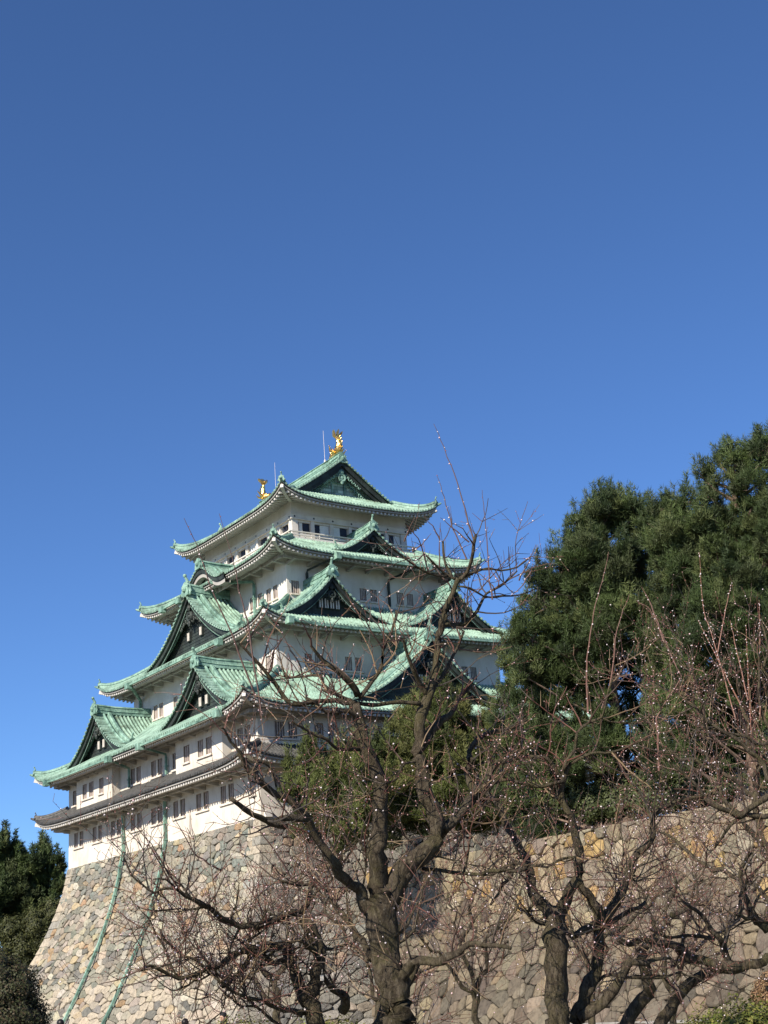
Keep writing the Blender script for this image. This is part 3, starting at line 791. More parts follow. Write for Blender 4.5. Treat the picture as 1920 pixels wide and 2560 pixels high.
mb=MB(); ya,yb=7.75+GV+.1,WY-7.75-GV-.1; zt=zr(0)
mb.sweep([(16.35,ya,zt+.12),(16.35,ya+2,zt+.03),(16.35,(ya+yb)/2,zt),(16.35,yb-2,zt+.03),(16.35,yb,zt+.12)],
  [(-.36,-.15),(.36,-.15),(.32,.1),(.4,.13),(.3,.2),(.27,.45),(.35,.48),(.3,.54),(.15,.68),(-.15,.68),(-.3,.54),(-.35,.48),(-.27,.45),(-.3,.2),(-.4,.13),(-.32,.1)])
mr=kb(mb,'main_ridge',M['copper_trim'],root5)
for y_,s_ in ((ya-.05,-1),(yb+.05,1)):
    mb=MB(); onagawara(mb,(16.35,y_,zt-.35),(0,s_),1.05,False); kb(mb,'ridge_ornament',M['copper_trim'],mr)
for y_ in (13.72,23.12):
    mb=MB(); mb.tube([(16.35,y_,zt+.6),(16.35,y_,zt+.95),(16.35,y_,zt+1.05),(16.35,y_,zt+4.0)],[.13,.09,.022,.014],6); kb(mb,'lightning_rod',M['rod'])
# ---- gilded fish on the ridge ends ---------------------------------------------------
def fish(y,s,label):
    base=Vector((16.35,y,zt+.62)); inw=Vector((0,s,0))   # s = direction toward the middle of the ridge
    side=Vector((1,0,0)); Z=Vector((0,0,1))
    def q(i,z,x=0): return base+inw*i+Z*z+side*x-Vector(base)
    root=MB()
    pts=[q(.95,.12),q(.7,.25),q(.35,.35),q(.0,.55),q(-.12,.95),q(-.05,1.35),q(.08,1.65),q(.12,1.85)]
    rd=[.20,.34,.40,.40,.33,.25,.17,.10]
    root.tube(pts,rd,9)
    o=tag(root.build('golden_fish_ornament',M['gold'],None,True),label,'roof ornament','gilded fish on the main ridge'); o.location=base
    def sub(name,mb): mb.build(name,M['gold'],o)
    h=MB(); h.blob(q(1.0,.22),(.36,.42,.3),9,6); h.blob(q(1.32,.12),(.25,.26,.15),7,4); h.blob(q(1.25,.36),(.22,.24,.13),7,4)
    for k in (-1,1): h.blob(q(1.0,.45,.22*k),.11,6,4); h.tube([q(.85,.45,.2*k),q(.7,.7,.3*k)],[.08,.02],5)
    sub('head',h)
    h=MB()
    for k in (-1,0,1):
        tip=[q(.1,1.7,.0),q(.12+.12*abs(k),2.0,.26*k),q(-.02,2.3,.42*k),q(-.25+.1*abs(k),2.55-.12*abs(k),.5*k)]
        h.sweep(tip,[[(-.07,-.1),(.07,-.1),(.07,.1),(-.07,.1)],[(-.06,-.2),(.06,-.2),(.06,.2),(-.06,.2)],[(-.05,-.16),(.05,-.16),(.05,.16),(-.05,.16)],[(-.02,-.04),(.02,-.04),(.02,.04),(-.02,.04)]],up=(0,s,.2))
    h.tube([q(.12,1.8),q(.35,1.95),q(.5,2.2)],[.13,.1,.03],5)
    sub('tail_fin',h)
    h=MB()
    for (i,z,di,dz) in ((-.35,.5,-.45,.2),(-.42,.85,-.3,.35),(-.35,1.2,-.3,.42),(-.2,1.5,-.25,.38)):
        h.tube([q(i+.15,z-.08),q(i+di*.6,z+dz*.5),q(i+di,z+dz)],[.13,.1,.02],5)
    sub('back_fins',h)
    for k in (-1,1):
        h=MB(); h.tube([q(.45,.3,.3*k),q(.5,.5,.62*k),q(.3,.95,.85*k)],[.14,.13,.03],5); h.tube([q(.2,.25,.3*k),q(.1,.3,.65*k),q(-.1,.6,.8*k)],[.12,.1,.02],5); sub('side_fin',h)
    return o
fish(7.75+GV+.55,1,'golden carp-like fish standing tail up on the near end of the top ridge')
fish(WY-7.75-GV-.55,-1,'golden carp-like fish peeping over the roof edge at the far end of the top ridge')
# ---- gutters and downpipes ------------------------------------------------------------
def gutter(R,side,u0,u1):
    sd=R.sd[side]; mb=MB(); n=10
    pts=[Vector(sd.P(u0+(u1-u0)*i/n,-.13,R.z(sd,u0+(u1-u0)*i/n,0)-.22)) for i in range(n+1)]
    mb.sweep(pts,[(-.10,-.10),(.10,-.10),(.10,.06),(-.10,.06)]); g=kb(mb,'eave_gutter',M['copper_trim'],R.root)
    for u in (u0,u1):
        h=MB(); p=sd.P(u,-.13,R.z(sd,u,0)-.3)
        h.box((p[0]-.28,p[1]-.32,p[2]-.3),(p[0]+.2,p[1]+.32,p[2]+.25)); kb(h,'hopper',M['copper_trim'],g)
def cvW(R,y): return R.sd['W'].o.y-y
for (a,b) in ((35.6,21.4),(15.0,1.2)): gutter(R2,'W',cvW(R2,a),cvW(R2,b))
gutter(R3,'W',cvW(R3,27.4),cvW(R3,9.4))
gutter(R3,'S',2.4,28.)
gutter(R4,'S',6.3,16.)
gutter(R4,'W',cvW(R4,26.2),cvW(R4,22.6))
def pipe(pts,name='downpipe',mat='copper_trim',w_=.17,collars=()):
    mb=MB(); mb.sweep([Vector(p) for p in pts],[(-w_/2,-w_/2),(w_/2,-w_/2),(w_/2,w_/2),(-w_/2,w_/2)],up=(0,1,.01))
    for c in collars: mb.box((c[0]-.15,c[1]-.15,c[2]-.05),(c[0]+.15,c[1]+.15,c[2]+.05))
    return kb(mb,name,M[mat])
BASE=[(0,0),(2,.30),(4,.85),(6,1.55),(8,2.4),(9.1,2.95),(11.5,4.15),(13.7,5.4),(16.5,7.2),(19.5,9.4)]
def bat(v):
    v=max(0,v)
    for i in range(len(BASE)-1):
        if v<=BASE[i+1][0]: t=(v-BASE[i][0])/(BASE[i+1][0]-BASE[i][0]); return BASE[i][1]+t*(BASE[i+1][1]-BASE[i][1])
    return BASE[-1][1]
for (y,yh,y2) in ((24.12,21.4,22.7),(15.76,15.0,15.3)):
    pts=[(-.2,y,4.3),(-.2,y,1.5),(-.2,y,.2)]+[(-.34-bat(v),y,-v) for v in (1,2,3.5,5,6.5,8,9.5,11,12.5,14,16,18.5)]
    pipe(pts,collars=[p for p in pts[1:]],w_=.21)
    pipe([(-2.72,yh,7.75),(-2.4,yh+.05,7.6),(-.25,y2,7.2),(-.22,y2,6.9),(-.22,y2,5.5)],collars=[(-.22,y2,6.2)])
pipe([(5.0,16.3,23.0),(5.3,16.2,22.95),(7.75,13.5,22.6),(7.78,13.37,22.3),(7.78,13.37,19.4)],w_=.2,collars=[(7.78,13.37,21)])
pipe([(11.35,5.0,23.0),(11.2,5.3,22.85),(10.0,7.75,22.3),(9.95,7.78,22.0),(9.95,7.78,20.2)],w_=.18,mat='copper_dark')
pipe([(19.9,5.0,23.0),(19.8,5.3,22.85),(18.6,7.75,22.3),(18.55,7.78,22.0),(18.55,7.78,19.8)],w_=.18,mat='copper_dark')
pipe([(2.0,27.4,15.7),(2.3,27.5,15.6),(4.45,30.2,15.0),(4.48,30.3,14.7),(4.48,30.3,12.0)],w_=.22,collars=[(4.48,30.3,13.4)])
# ---- stone base and other dry-stone walls ----------------------------------------------
def voronoi_cells(U,V,su,sv,rng,jit=.47):
    nu=int(U/su);nv=int(V/sv); su=U/nu; sv=V/nv
    pts={}
    for j in range(-2,nv+2):
        for i in range(-2,nu+2):
            pts[(i,j)]=((i+.5+(.5 if j%2 else 0)+rng.uniform(-jit,jit))*su,(j+.5+rng.uniform(-jit,jit))*sv)
    asp=su/sv
    for j in range(-1,nv+1):
        for i in range(-1,nu+1):
            c=pts[(i,j)]; poly=[(c[0]-2*su,c[1]-2*sv),(c[0]+2*su,c[1]-2*sv),(c[0]+2*su,c[1]+2*sv),(c[0]-2*su,c[1]+2*sv)]
            for dj in (-2,-1,0,1,2):
                for di in (-2,-1,0,1,2):
                    if (di==0 and dj==0) or (i+di,j+dj) not in pts: continue
                    q=pts[(i+di,j+dj)]
                    nx,ny=(q[0]-c[0])/(asp*asp),(q[1]-c[1]); mx,my=(q[0]+c[0])/2,(q[1]+c[1])/2
                    out=[];m_=len(poly)
                    for k in range(m_):
                        a=poly[k];b=poly[(k+1)%m_]; da=(a[0]-mx)*nx+(a[1]-my)*ny; db=(b[0]-mx)*nx+(b[1]-my)*ny
                        if da<=0: out.append(a)
                        if (da<0<db) or (db<0<da):
                            t=da/(da-db); out.append((a[0]+(b[0]-a[0])*t,a[1]+(b[1]-a[1])*t))
                    poly=out
                    if len(poly)<3: break
            # clip to the sheet
            for (ax,val,sg) in ((0,0,1),(0,U,-1),(1,0,1),(1,V,-1)):
                out=[];m_=len(poly)
                for k in range(m_):
                    a=poly[k];b=poly[(k+1)%m_]; da=(a[ax]-val)*sg; db=(b[ax]-val)*sg
                    if da>=0: out.append(a)
                    if (da>0>db) or (db>0>da):
                        t=da/(da-db); out.append((a[0]+(b[0]-a[0])*t,a[1]+(b[1]-a[1])*t))
                poly=out
                if len(poly)<3: break
            if len(poly)<3: continue
            ar=abs(sum(poly[k][0]*poly[(k+1)%len(poly)][1]-poly[(k+1)%len(poly)][0]*poly[k][1] for k in range(len(poly))))/2
            if ar>.04*su*sv: yield poly
def stone_sheet(mb,S,U,V,su,sv,pal,rng,bulge=.10,gap=.035,keep_=None):
    """S(u,v,h) -> point on the wall, h metres proud of it"""
    if mb.c is None: mb.c=[]
    for poly in voronoi_cells(U,V,su,sv,rng):
        n=len(poly); cx=sum(p[0] for p in poly)/n; cy=sum(p[1] for p in poly)/n
        if keep_ and not keep_(cx,cy): continue
        size=max(max(abs(p[0]-cx),abs(p[1]-cy)) for p in poly)
        # round the corners a little: cut each corner
        pp=[]
        for k in range(n):
            a=poly[k-1];b=poly[k];c=poly[(k+1)%n]
            pp.append((b[0]+(a[0]-b[0])*.2,b[1]+(a[1]-b[1])*.2)); pp.append((b[0]+(c[0]-b[0])*.2,b[1]+(c[1]-b[1])*.2))
        n=len(pp); o=len(mb.v); tx=rng.uniform(-.16,.16);ty=rng.uniform(-.16,.16); H=bulge*rng.uniform(.4,1.5)
        g=gap*rng.uniform(.7,1.6)
        f0=max(.3,1-g/size); f1=max(.2,1-(g+.07)/size); f2=.45
        col=pal(cx,cy,rng)
        for (f,h) in ((f0,-.13),(f0*.99,H*.25),(f1,H*.85),(f2,H)):
            for (u,v) in pp:
                uu=cx+(u-cx)*f; vv=cy+(v-cy)*f
                hh=h+(tx*(uu-cx)+ty*(vv-cy) if h>0 else 0)+(rng.uniform(-.022,.022) if h>0 else 0)
                mb.v.append(tuple(S(uu,vv,hh))); mb.c.append((col[0],col[1],col[2],1))
        for r in range(3):
            for k in range(n): k2=(k+1)%n; mb.f.append((o+r*n+k,o+r*n+k2,o+(r+1)*n+k2,o+(r+1)*n+k))
        mb.f.append(tuple(o+3*n+k for k in range(n)))
def palette(items):
    tot=sum(w for w,c in items)
    def pick(cx,cy,rng):
        r=rng.uniform(0,tot)
        for w_,c in items:
            r-=w_
            if r<=0: break
        k=rng.uniform(.74,1.16)*.76; return tuple(min(.9,x*k*rng.uniform(.96,1.04)) for x in c)
    return pick
PW=palette([(6,(.44,.39,.30)),(4,(.37,.34,.275)),(4,(.29,.275,.225)),(1.6,(.20,.20,.17)),(2,(.47,.39,.26)),(.8,(.37,.26,.16)),(2,(.50,.46,.37)),(1.2,(.32,.31,.275))])
PS=palette([(4,(.35,.33,.28)),(3,(.29,.275,.24)),(2,(.40,.36,.28)),(1.2,(.37,.29,.20)),(2,(.23,.225,.20)),(1,(.44,.41,.34))])
MO=-15.4
# inclined wall length parameter: v measured as depth below the wall top
def wall_fn(o,a,n,L,ztop,shape,extra0=True,extra1=True):
    """o corner at top, a along, n inward; the foot spreads outward and sideways by shape(v)"""
    o=Vector(o);a=Vector(a);n=Vector(n)
    def S(u,v,h):
        b=shape(v); t=u/L; u2=(-b if extra0 else 0)+t*(L+(b if extra0 else 0)+(b if extra1 else 0))
        db=(shape(v+.3)-shape(max(0,v-.3)))/.6; k=1/math.sqrt(1+db*db)
        p=o+a*u2-n*(b+h*k); return (p.x,p.y,ztop-v+h*k*db)
    return S
rng=random.Random(5)
base_empty=None
V0=15.35
SW=wall_fn((0,WY,0),(0,-1,0),(1,0,0),WY,-.02,bat); SS=wall_fn((0,0,0),(1,0,0),(0,1,0),SX,-.02,bat)
SN=wall_fn((SX,WY,0),(-1,0,0),(0,-1,0),SX,-.02,bat)
mb=MB(); mb.c=[]
def palW(cx,cy,r):
    c=PW(cx,cy,r)
    if cy<3.2 and r.random()<.35: c=(.19*r.uniform(.9,1.1),.195,.17)
    if cy>11 and r.random()<.4: c=tuple(x*.9 for x in (.40,.35,.27))
    return c
stone_sheet(mb,SW,WY,V0,1.0,.54,palW,rng,.075,.017,keep_=lambda u,v:.5<u<WY-.5)
stone_sheet(mb,SS,SX,V0,1.0,.66,PS,rng,.09,.022,keep_=lambda u,v:u<26 and u>.5)
# squared corner stones
def corner_blocks(mb,Sa,La,enda,Sb,Lb,endb,r):
    """Sa/Sb: the two sheets meeting at the corner; enda/endb: at which end ('0' or 'L') the corner lies"""
    v=0;i=0
    while v<V0-.3:
        h=r.uniform(.62,.95); la,lb=(1.9,1.1) if i%2 else (1.1,1.9)
        la*=r.uniform(.85,1.1);lb*=r.uniform(.85,1.1); col=[(.36,.32,.25),(.32,.29,.235),(.28,.26,.215),(.38,.33,.25),(.26,.25,.215)][r.randrange(5)]
        for (S,L,e,l) in ((Sa,La,enda,la),(Sb,Lb,endb,lb)):
            o=len(mb.v); pr=.09
            us=(0,l) if e=='0' else (L-l,L)
            for (f,hh) in ((.02,-.05),(.03,pr*.7),(.10,pr)):
                for (k,(u,vv)) in enumerate(((us[0],v),(us[1],v),(us[1],v+h),(us[0],v+h))):
                    corner=(k in (0,3)) if e=='0' else (k in (1,2))
                    du=f*(1 if k in (0,3) else -1)*(0 if corner else 1); dv=f*(1 if k<2 else -1)*.6
                    p=Vector(S(u+du,vv+dv,hh))
                    if corner:
                        # push the shared edge outward along both normals
                        q=Vector(S(u,vv,0)); n1=Vector(S(u,vv,1))-q
                        T=Sb if S is Sa else Sa; LT=Lb if S is Sa else La; eT=endb if S is Sa else enda
                        uT=0 if eT=='0' else LT
                        n2=Vector(T(uT,vv,1))-Vector(T(uT,vv,0)); p=q+(n1+n2)*hh; p.z=S(u,vv+dv,0)[2]+(n1.z)*hh
                    mb.v.append(tuple(p)); k_=r.uniform(.95,1.05); mb.c.append((col[0]*k_,col[1]*k_,col[2]*k_,1))
            for rr in range(2):
                for k in range(4): k2=(k+1)%4; mb.f.append((o+rr*4+k,o+rr*4+k2,o+rr*4+4+k2,o+rr*4+4+k))
            mb.f.append((o+8,o+9,o+10,o+11))
        v+=h; i+=1
corner_blocks(mb,SW,WY,'L',SS,SX,'0',rng); corner_blocks(mb,SN,SX,'L',SW,WY,'0',rng)
base=kb(mb,'stone_base',M['stone'],None); base['label']='curved battered wall of fitted grey and tan stones'
mb=MB()
def backing(mb,S,U,V,n=20,m_=14,h=-.14):
    o=len(mb.v)
    for j in range(m_+1):
        for i in range(n+1): mb.v.append(tuple(S(U*i/n,V*j/m_,h)))
    for j in range(m_):
        for i in range(n): k=o+j*(n+1)+i; mb.f.append((k,k+1,k+n+2,k+n+1))
for S,L in ((SW,WY),(SS,SX),(SN,SX),(wall_fn((SX,0,0),(0,1,0),(-1,0,0),WY,-.02,bat),WY)): backing(mb,S,L,V0+.1)
kb(mb,'earth_core',M['mortar'],base)
# white plinth stones seen under the south wall
mb=MB()
for x in (.25,2.3,4.4): mb.box((x,-.28,-.02),(x+.55,.0,.45))
kb(mb,'foot_drain_blocks',M['plaster'])
# ---- inner bailey wall running south from the keep ---------------------------------------
def bat2(v): return .02*v+.030*v*v
HX=8.3; HY0,HY1=1.0,-98.0; HT=-4.15
hb=tag(empty('bailey_wall',(HX,-40,MO)),'long dry-stone moat wall with ochre stones along its upper courses, behind the plum trees','stone wall')
def hbuild(mb,name,mat,par=None):
    mb.v=[(p[0]-HX,p[1]+40,p[2]-MO) for p in mb.v]; o=mb.build(name,mat,None); o.parent=par or hb; return o
SH=wall_fn((HX,HY0,0),(0,-1,0),(1,0,0),HY0-HY1,HT,bat2,False,False)
def palH(cx,cy,r):
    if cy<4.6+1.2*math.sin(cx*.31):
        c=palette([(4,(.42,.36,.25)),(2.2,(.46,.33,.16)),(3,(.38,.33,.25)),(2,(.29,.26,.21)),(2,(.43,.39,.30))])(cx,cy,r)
    else: c=palette([(4,(.22,.19,.15)),(3,(.27,.235,.18)),(2,(.16,.14,.115)),(1.5,(.32,.27,.19))])(cx,cy,r)  # greyer lower courses, their colour also darkened to stand in for tree shade
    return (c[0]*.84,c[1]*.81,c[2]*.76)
mb=MB(); mb.c=[]
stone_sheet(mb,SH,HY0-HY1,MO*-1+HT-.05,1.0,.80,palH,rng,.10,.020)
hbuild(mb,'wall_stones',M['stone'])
mb=MB(); backing(mb,SH,HY0-HY1,MO*-1+HT); hbuild(mb,'earth_core',M['mortar'])
# ---- ground --------------------------------------------------------------------------------
def mat_ground(name,a,b,c):
    t=NT(name,.95); v=t.coord(); t.color(t.ramp(t.noise(v,.6,8,.7),[(.35,a),(.5,b),(.68,c)])); t.bump(t.noise(v,6,6),.6,.05); return t.m
M['ground']=mat_ground('gravel_and_dry_grass',(.13,.115,.085),(.17,.15,.11),(.09,.10,.045))
M['bank']=mat_ground('dry_grass',(.16,.125,.07),(.12,.10,.055),(.08,.085,.035))
M['kerb']=mat_flat('granite_kerb',(.24,.23,.21),.85,.2,3.)
GZ=-14.65
EX=-15.2      # edge of the near bank
mb=MB()
mb.quad((-1500,-1500,GZ),(EX,-1500,GZ),(EX,2000,GZ),(-1500,2000,GZ))
tag(mb.build('ground',M['ground']),kind='structure')
mb=MB(); mb.quad((EX,-1500,GZ),(EX+9,-1500,MO),(EX+9,2000,MO),(EX,2000,GZ)); tag(mb.build('moat_bank',M['bank']),kind='structure')
mb=MB(); mb.quad((EX+9,-1500,MO),(2500,-1500,MO),(2500,2500,MO),(EX+9,2500,MO)); tag(mb.build('moat_floor',M['bank']),kind='structure')
mb=MB(); mb.quad((HX+.2,HY1,HT+.02),(160,HY1,HT+.02),(160,HY0+2,HT+.02),(HX+.2,HY0+2,HT+.02))
mb.quad((SX+.1,HY0+2,HT+.02),(160,HY0+2,HT+.02),(160,140,HT+.02),(SX+.1,140,HT+.02))
tag(mb.build('bailey_ground',M['bank']),kind='structure')
mb=MB(); mb.box((4.1,-98,MO),(4.35,-6,MO+.14)); tag(mb.build('kerb',M['kerb']),kind='structure')
# ---- low white turret hidden behind the pines -----------------------------------------------
tx,ty=17.5,-34.
tur=tag(empty('white_turret',(tx+8,ty,HT)),'white plastered turret with grey tiled roofs glimpsed between the pines at the right','turret')
def tb(mb,name,mat,par=None):
    mb.v=[(p[0]-tx-8,p[1]-ty,p[2]-HT) for p in mb.v]; o=mb.build(name,mat,None); o.parent=par or tur; return o
def hiproof(x0,x1,y0,y1,z,oh,H,run):
    mb=MB(); A=[(x0-oh,y0-oh,z),(x1+oh,y0-oh,z),(x1+oh,y1+oh,z),(x0-oh,y1+oh,z)]; B=[(x0-oh+run,y0-oh+run,z+H),(x1+oh-run,y0-oh+run,z+H),(x1+oh-run,y1+oh-run,z+H),(x0-oh+run,y1+oh-run,z+H)]
    for i in range(4):
        j=(i+1)%4; mb.quad(A[i],A[j],B[j],B[i])
        L=(Vector(A[j])-Vector(A[i])).length; n=int(L/.35)
        for k in range(1,n):
            t=k/n; p=Vector(A[i]).lerp(Vector(A[j]),t); e=min(L*t,L-L*t,run)/run; q0=Vector(B[i]).lerp(Vector(B[j]),t)
            d=(Vector(A[j])-Vector(A[i])).normalized(); up=Vector((-d.y,d.x,0))*run*e+Vector((0,0,H*e))
            mb.tube([p+Vector((0,0,.05)),p+up+Vector((0,0,.05))],.08,5)
    mb.quad(*[(a[0],a[1],a[2]-.02) for a in A]); mb.quad(*B)
    return mb
mb=MB(); mb.box((tx,ty-7,HT),(tx+16,ty+7,HT+6.3)); tb(mb,'lower_wall',M['plaster'])
mb=MB(); mb.box((tx+2.2,ty-4.8,HT+6.2),(tx+13.8,ty+4.8,HT+11.5)); tb(mb,'upper_wall',M['plaster'])
tb(hiproof(tx,tx+16,ty-7,ty+7,HT+6.1,1.3,2.0,3.5),'lower_roof',M['kawara']); tb(hiproof(tx+2.2,tx+13.8,ty-4.8,ty+4.8,HT+11.4,1.3,3.2,5.0),'upper_roof',M['kawara'])
for i in range(4):
    mb=MB(); y=ty-5.2+3.3*i; mb.box((tx-.05,y,HT+2.6),(tx+.02,y+1.1,HT+4)); tb(mb,'window',M['window_frame'])
# ---- evergreen trees -------------------------------------------------------------------------
def mat_leaf(name,c,tr=.25,rough=.6):
    t=NT(name,rough,0,.25); a=t.n('ShaderNodeVertexColor',layer_name='Col'); t.color(t.mix(a.outputs[0],c,1.0,'MULTIPLY'))
    return t.m
M['needles']=mat_leaf('pine_needles',(1,1,1)); M['bark_pine']=mat_flat('pine_bark',(.14,.10,.075),.9,.4,5.)
def unit(v): return v/np.maximum(1e-9,np.linalg.norm(v,axis=-1,keepdims=True))
def tufts(rs,C,D,n,L,Wd,spread,cols):
    """C (N,3) tuft centres, D (N,3) directions -> needle triangles"""
    N=len(C); d=unit(D[:,None,:]+rs.normal(0,spread,(N,n,3))); ln=L*rs.uniform(.6,1.15,(N,n,1))
    sd=unit(np.cross(d,rs.normal(0,1,(N,n,3)))); o=C[:,None,:]+rs.normal(0,L*.18,(N,n,3))
    a=o-sd*Wd/2; b=o+sd*Wd/2; c=o+d*ln
    V=np.stack([a,b,c],2).reshape(-1,3); F=np.arange(len(V)).reshape(-1,3)
    col=np.repeat(cols[:,None,:],n*3,1).reshape(-1,3)
    col=np.concatenate([col,np.ones((len(col),1))],1)
    return V,F,col
def pine(name,label,base,blobs,seed,dens=14,L=.40,Wd=.046,n=8,colset=None,group=None,trunk_r=.32,sub=11,cat='pine tree',flat=.62,spread=.55,lean=None,upb=.75,depth=.55):
    """blobs: (px,py,r_px,dist)"""
    rs=np.random.RandomState(seed); rg=random.Random(seed)
    B=Vector(base); root=tag(empty(name,B),label,cat,group)
    mb=MB(); Cs=[];Ds=[];Cl=[]
    P=[]
    for (px,py,rp,di) in blobs:
        d=di+rg.uniform(-1,1)*depth*rp*di/F_PX*1.5
        c=at(px,py,d); r=rp*d/F_PX*1.03; P.append((c,r))
    top=max(P,key=lambda q:q[0].z)[0]
    xs=sum(p[0].x*p[1] for p in P)/sum(p[1] for p in P); ys=sum(p[0].y*p[1] for p in P)/sum(p[1] for p in P)
    tp=[B+Vector((0,0,-.3))]; 
    for t in (.25,.5,.75,1.0):
        q=B.lerp(Vector((top.x*.6+xs*.4,top.y*.6+ys*.4,top.z)),t); q+=Vector((rg.uniform(-.4,.4),rg.uniform(-.4,.4),0)); tp.append(q)
    mb.tube([p-B for p in tp],[trunk_r,trunk_r*.85,trunk_r*.65,trunk_r*.42,trunk_r*.1],8)
    def on_trunk(z):
        for i in range(len(tp)-1):
            if tp[i].z<=z<=tp[i+1].z: return tp[i].lerp(tp[i+1],(z-tp[i].z)/(tp[i+1].z-tp[i].z+1e-6))
        return tp[-1] if z>tp[-1].z else tp[0]
    pal=colset or [(.036,.056,.017),(.054,.079,.024),(.026,.042,.015),(.076,.097,.033),(.046,.061,.023)]
    for (c,r) in P:
        s=on_trunk(c.z-r*.9-rg.uniform(0,2)); m1=s.lerp(c,.55)+Vector((0,0,-.1*r))
        mb.tube([s-B,m1-B,c-B],[.13*max(.6,trunk_r/.32),.08,.03],5)
        ns=max(3,int(sub*max(.6,r/1.8)**1.2))
        for k in range(ns):
            v=unit(rs.normal(0,1,3)); v[2]=v[2]*.9+.1; sc=np.array(c)+v*r*rs.uniform(.45,.82); sr=r*rs.uniform(.20,.38)
            mb.tube([c-B,Vector(sc)-B],[.035,.015],3,False)
            area=4*PI*sr*sr; N=max(6,int(area*dens)); u=unit(rs.normal(0,1,(N,3))); rr=rs.uniform(.35,1.,(N,1))**.5
            q=sc+u*rr*sr*np.array([1,1,flat]); Cs.append(q); Ds.append(unit(u*.6+np.array([0,0,upb])))
            cc=np.array(pal[rs.randint(len(pal))])*rs.uniform(.8,1.2); Cl.append(cc*rs.uniform(.75,1.3,(N,1)))
            # a few leading shoots
            for j in range(max(2,int(sr*4.5))):
                a=sc+unit(rs.normal(0,1,3)+np.array([0,0,1.2]))*sr*1.0; m_=7
                for t in range(m_): Cs.append((a+np.array([0,0,.16*t*L/.42]))[None,:]+rs.normal(0,.03,(1,3))); Ds.append(unit(rs.normal(0,.5,(1,3))+np.array([0,0,.9]))); Cl.append(cc[None,:]*1.15)
    Cs=np.concatenate(Cs);Ds=np.concatenate(Ds);Cl=np.concatenate(Cl)
    V,Fc,col=tufts(rs,Cs,Ds,n,L,Wd,spread,Cl)
    V=V-np.array(B)
    mb.build('trunk',M['bark_pine'],root); np_mesh('crown',V,Fc,3,M['needles'],root,col)
    return root
def broad(name,label,base,blobs,seed,cols,leaf=.16,dens=40,cat='tree',trunk=True,group=None,kind=None,parts=('trunk','crown'),stems=None):
    rs=np.random.RandomState(seed); rg=random.Random(seed); B=Vector(base); root=tag(empty(name,B),label,cat,group)
    Cs=[];Ds=[];Cl=[];mb=MB()
    for (c,r) in blobs:
        c=Vector(c); mb.tube([Vector((0,0,0)),(c-B)*.6+Vector((rg.uniform(-.1,.1),rg.uniform(-.1,.1),0)),c-B],[.12 if r>1 else .04,.07 if r>1 else .025,.02],5)
        N=int(4*PI*r*r*dens); u=unit(rs.normal(0,1,(N,3))); rr=rs.uniform(.55,1.02,(N,1)); bump=1+.10*np.sin(u[:,:1]*9+seed)+.10*np.cos(u[:,1:2]*8+u[:,2:]*7)
        Cs.append(np.array(c)+u*rr*bump*r); Ds.append(unit(u+rs.normal(0,.3,(N,3))))
        Cl.append(np.array([cols[i] for i in rs.randint(0,len(cols),N)])*rs.uniform(.8,1.2,(N,1)))
    Cs=np.concatenate(Cs);Ds=np.concatenate(Ds);Cl=np.concatenate(Cl)
    N=len(Cs); sd=unit(np.cross(Ds,rs.normal(0,1,(N,3)))); up=unit(np.cross(sd,Ds)); s=leaf*rs.uniform(.6,1.2,(N,1))
    V=np.stack([Cs-sd*s*.35,Cs+up*s*.6,Cs+sd*s*.35,Cs-up*s*.5],1).reshape(-1,3)-np.array(B); Fc=np.arange(len(V)).reshape(-1,4)
    col=np.concatenate([np.repeat(Cl[:,None,:],4,1).reshape(-1,3),np.ones((N*4,1))],1)
    mb.build(parts[0],M['bark_pine'],root); np_mesh(parts[1],V,Fc,4,M['needles'],root,col)
    return root
dA=92
def dense(bl,seed,x0,x1,y0,y1):
    rg=random.Random(seed); out=[(a,b,c*1.22) for a,b,c in bl]
    for (a,b,c) in bl:
        for k in range(1 if b<y0+.68*(y1-y0) else 0):
            an=rg.uniform(0,2*PI); out.append((a+c*.55*math.cos(an),b+c*.55*math.sin(an)+c*.25,c*rg.uniform(.7,1.)))
    return out
A=[(1540,1285,62),(1500,1330,70),(1590,1310,60),(1450,1360,62),(1650,1330,50),(1400,1440,75),(1500,1430,95),(1600,1420,85),(1365,1520,72),(1440,1560,95),(1550,1560,95),(1640,1540,70),(1330,1600,55),(1390,1660,70),(1480,1680,70),(1310,1690,50),(1340,1760,60),(1430,1770,60),(1500,1810,50),(1390,1850,60),(1470,1900,60),(1320,1850,45),(1560,1890,55)]
ba=at(1560,2000,dA+3); pine('pine_tree','tall dense pine with a rounded top, left of the tallest pine',(ba.x,ba.y,HT),[(a,b,c,dA) for a,b,c in dense(A,5,1290,1690,1260,1960)],11,group='pines on the bailey wall')
def fill(x0,x1,y0,y1,r,seed,edge):
    rg=random.Random(seed); o=[]; y=y0
    while y<y1:
        x=x0+rg.uniform(0,r)
        while x<x1:
            if edge(x,y): o.append((x+rg.uniform(-.3,.3)*r,y+rg.uniform(-.3,.3)*r,r*rg.uniform(.7,1.15)))
            x+=r*1.25
        y+=r*1.15
    return o
F1=fill(1255,1720,1600,2085,70,61,lambda x,y:x>1290-.02*(y-1600) and y<2110-.13*(x-1270))
bf=at(1500,2040,dA+8); pine('pine_tree','low spreading pine under the rounded big pine, filling the space above the wall',(bf.x,bf.y,HT),[(a,b,c,dA+4.5) for a,b,c in F1],16,group='pines on the bailey wall',trunk_r=.28,dens=12)
F2=fill(1640,1950,1300,2010,70,62,lambda x,y:y<2010-.1*(x-1640) and y>1300+.9*max(0,1690-x))
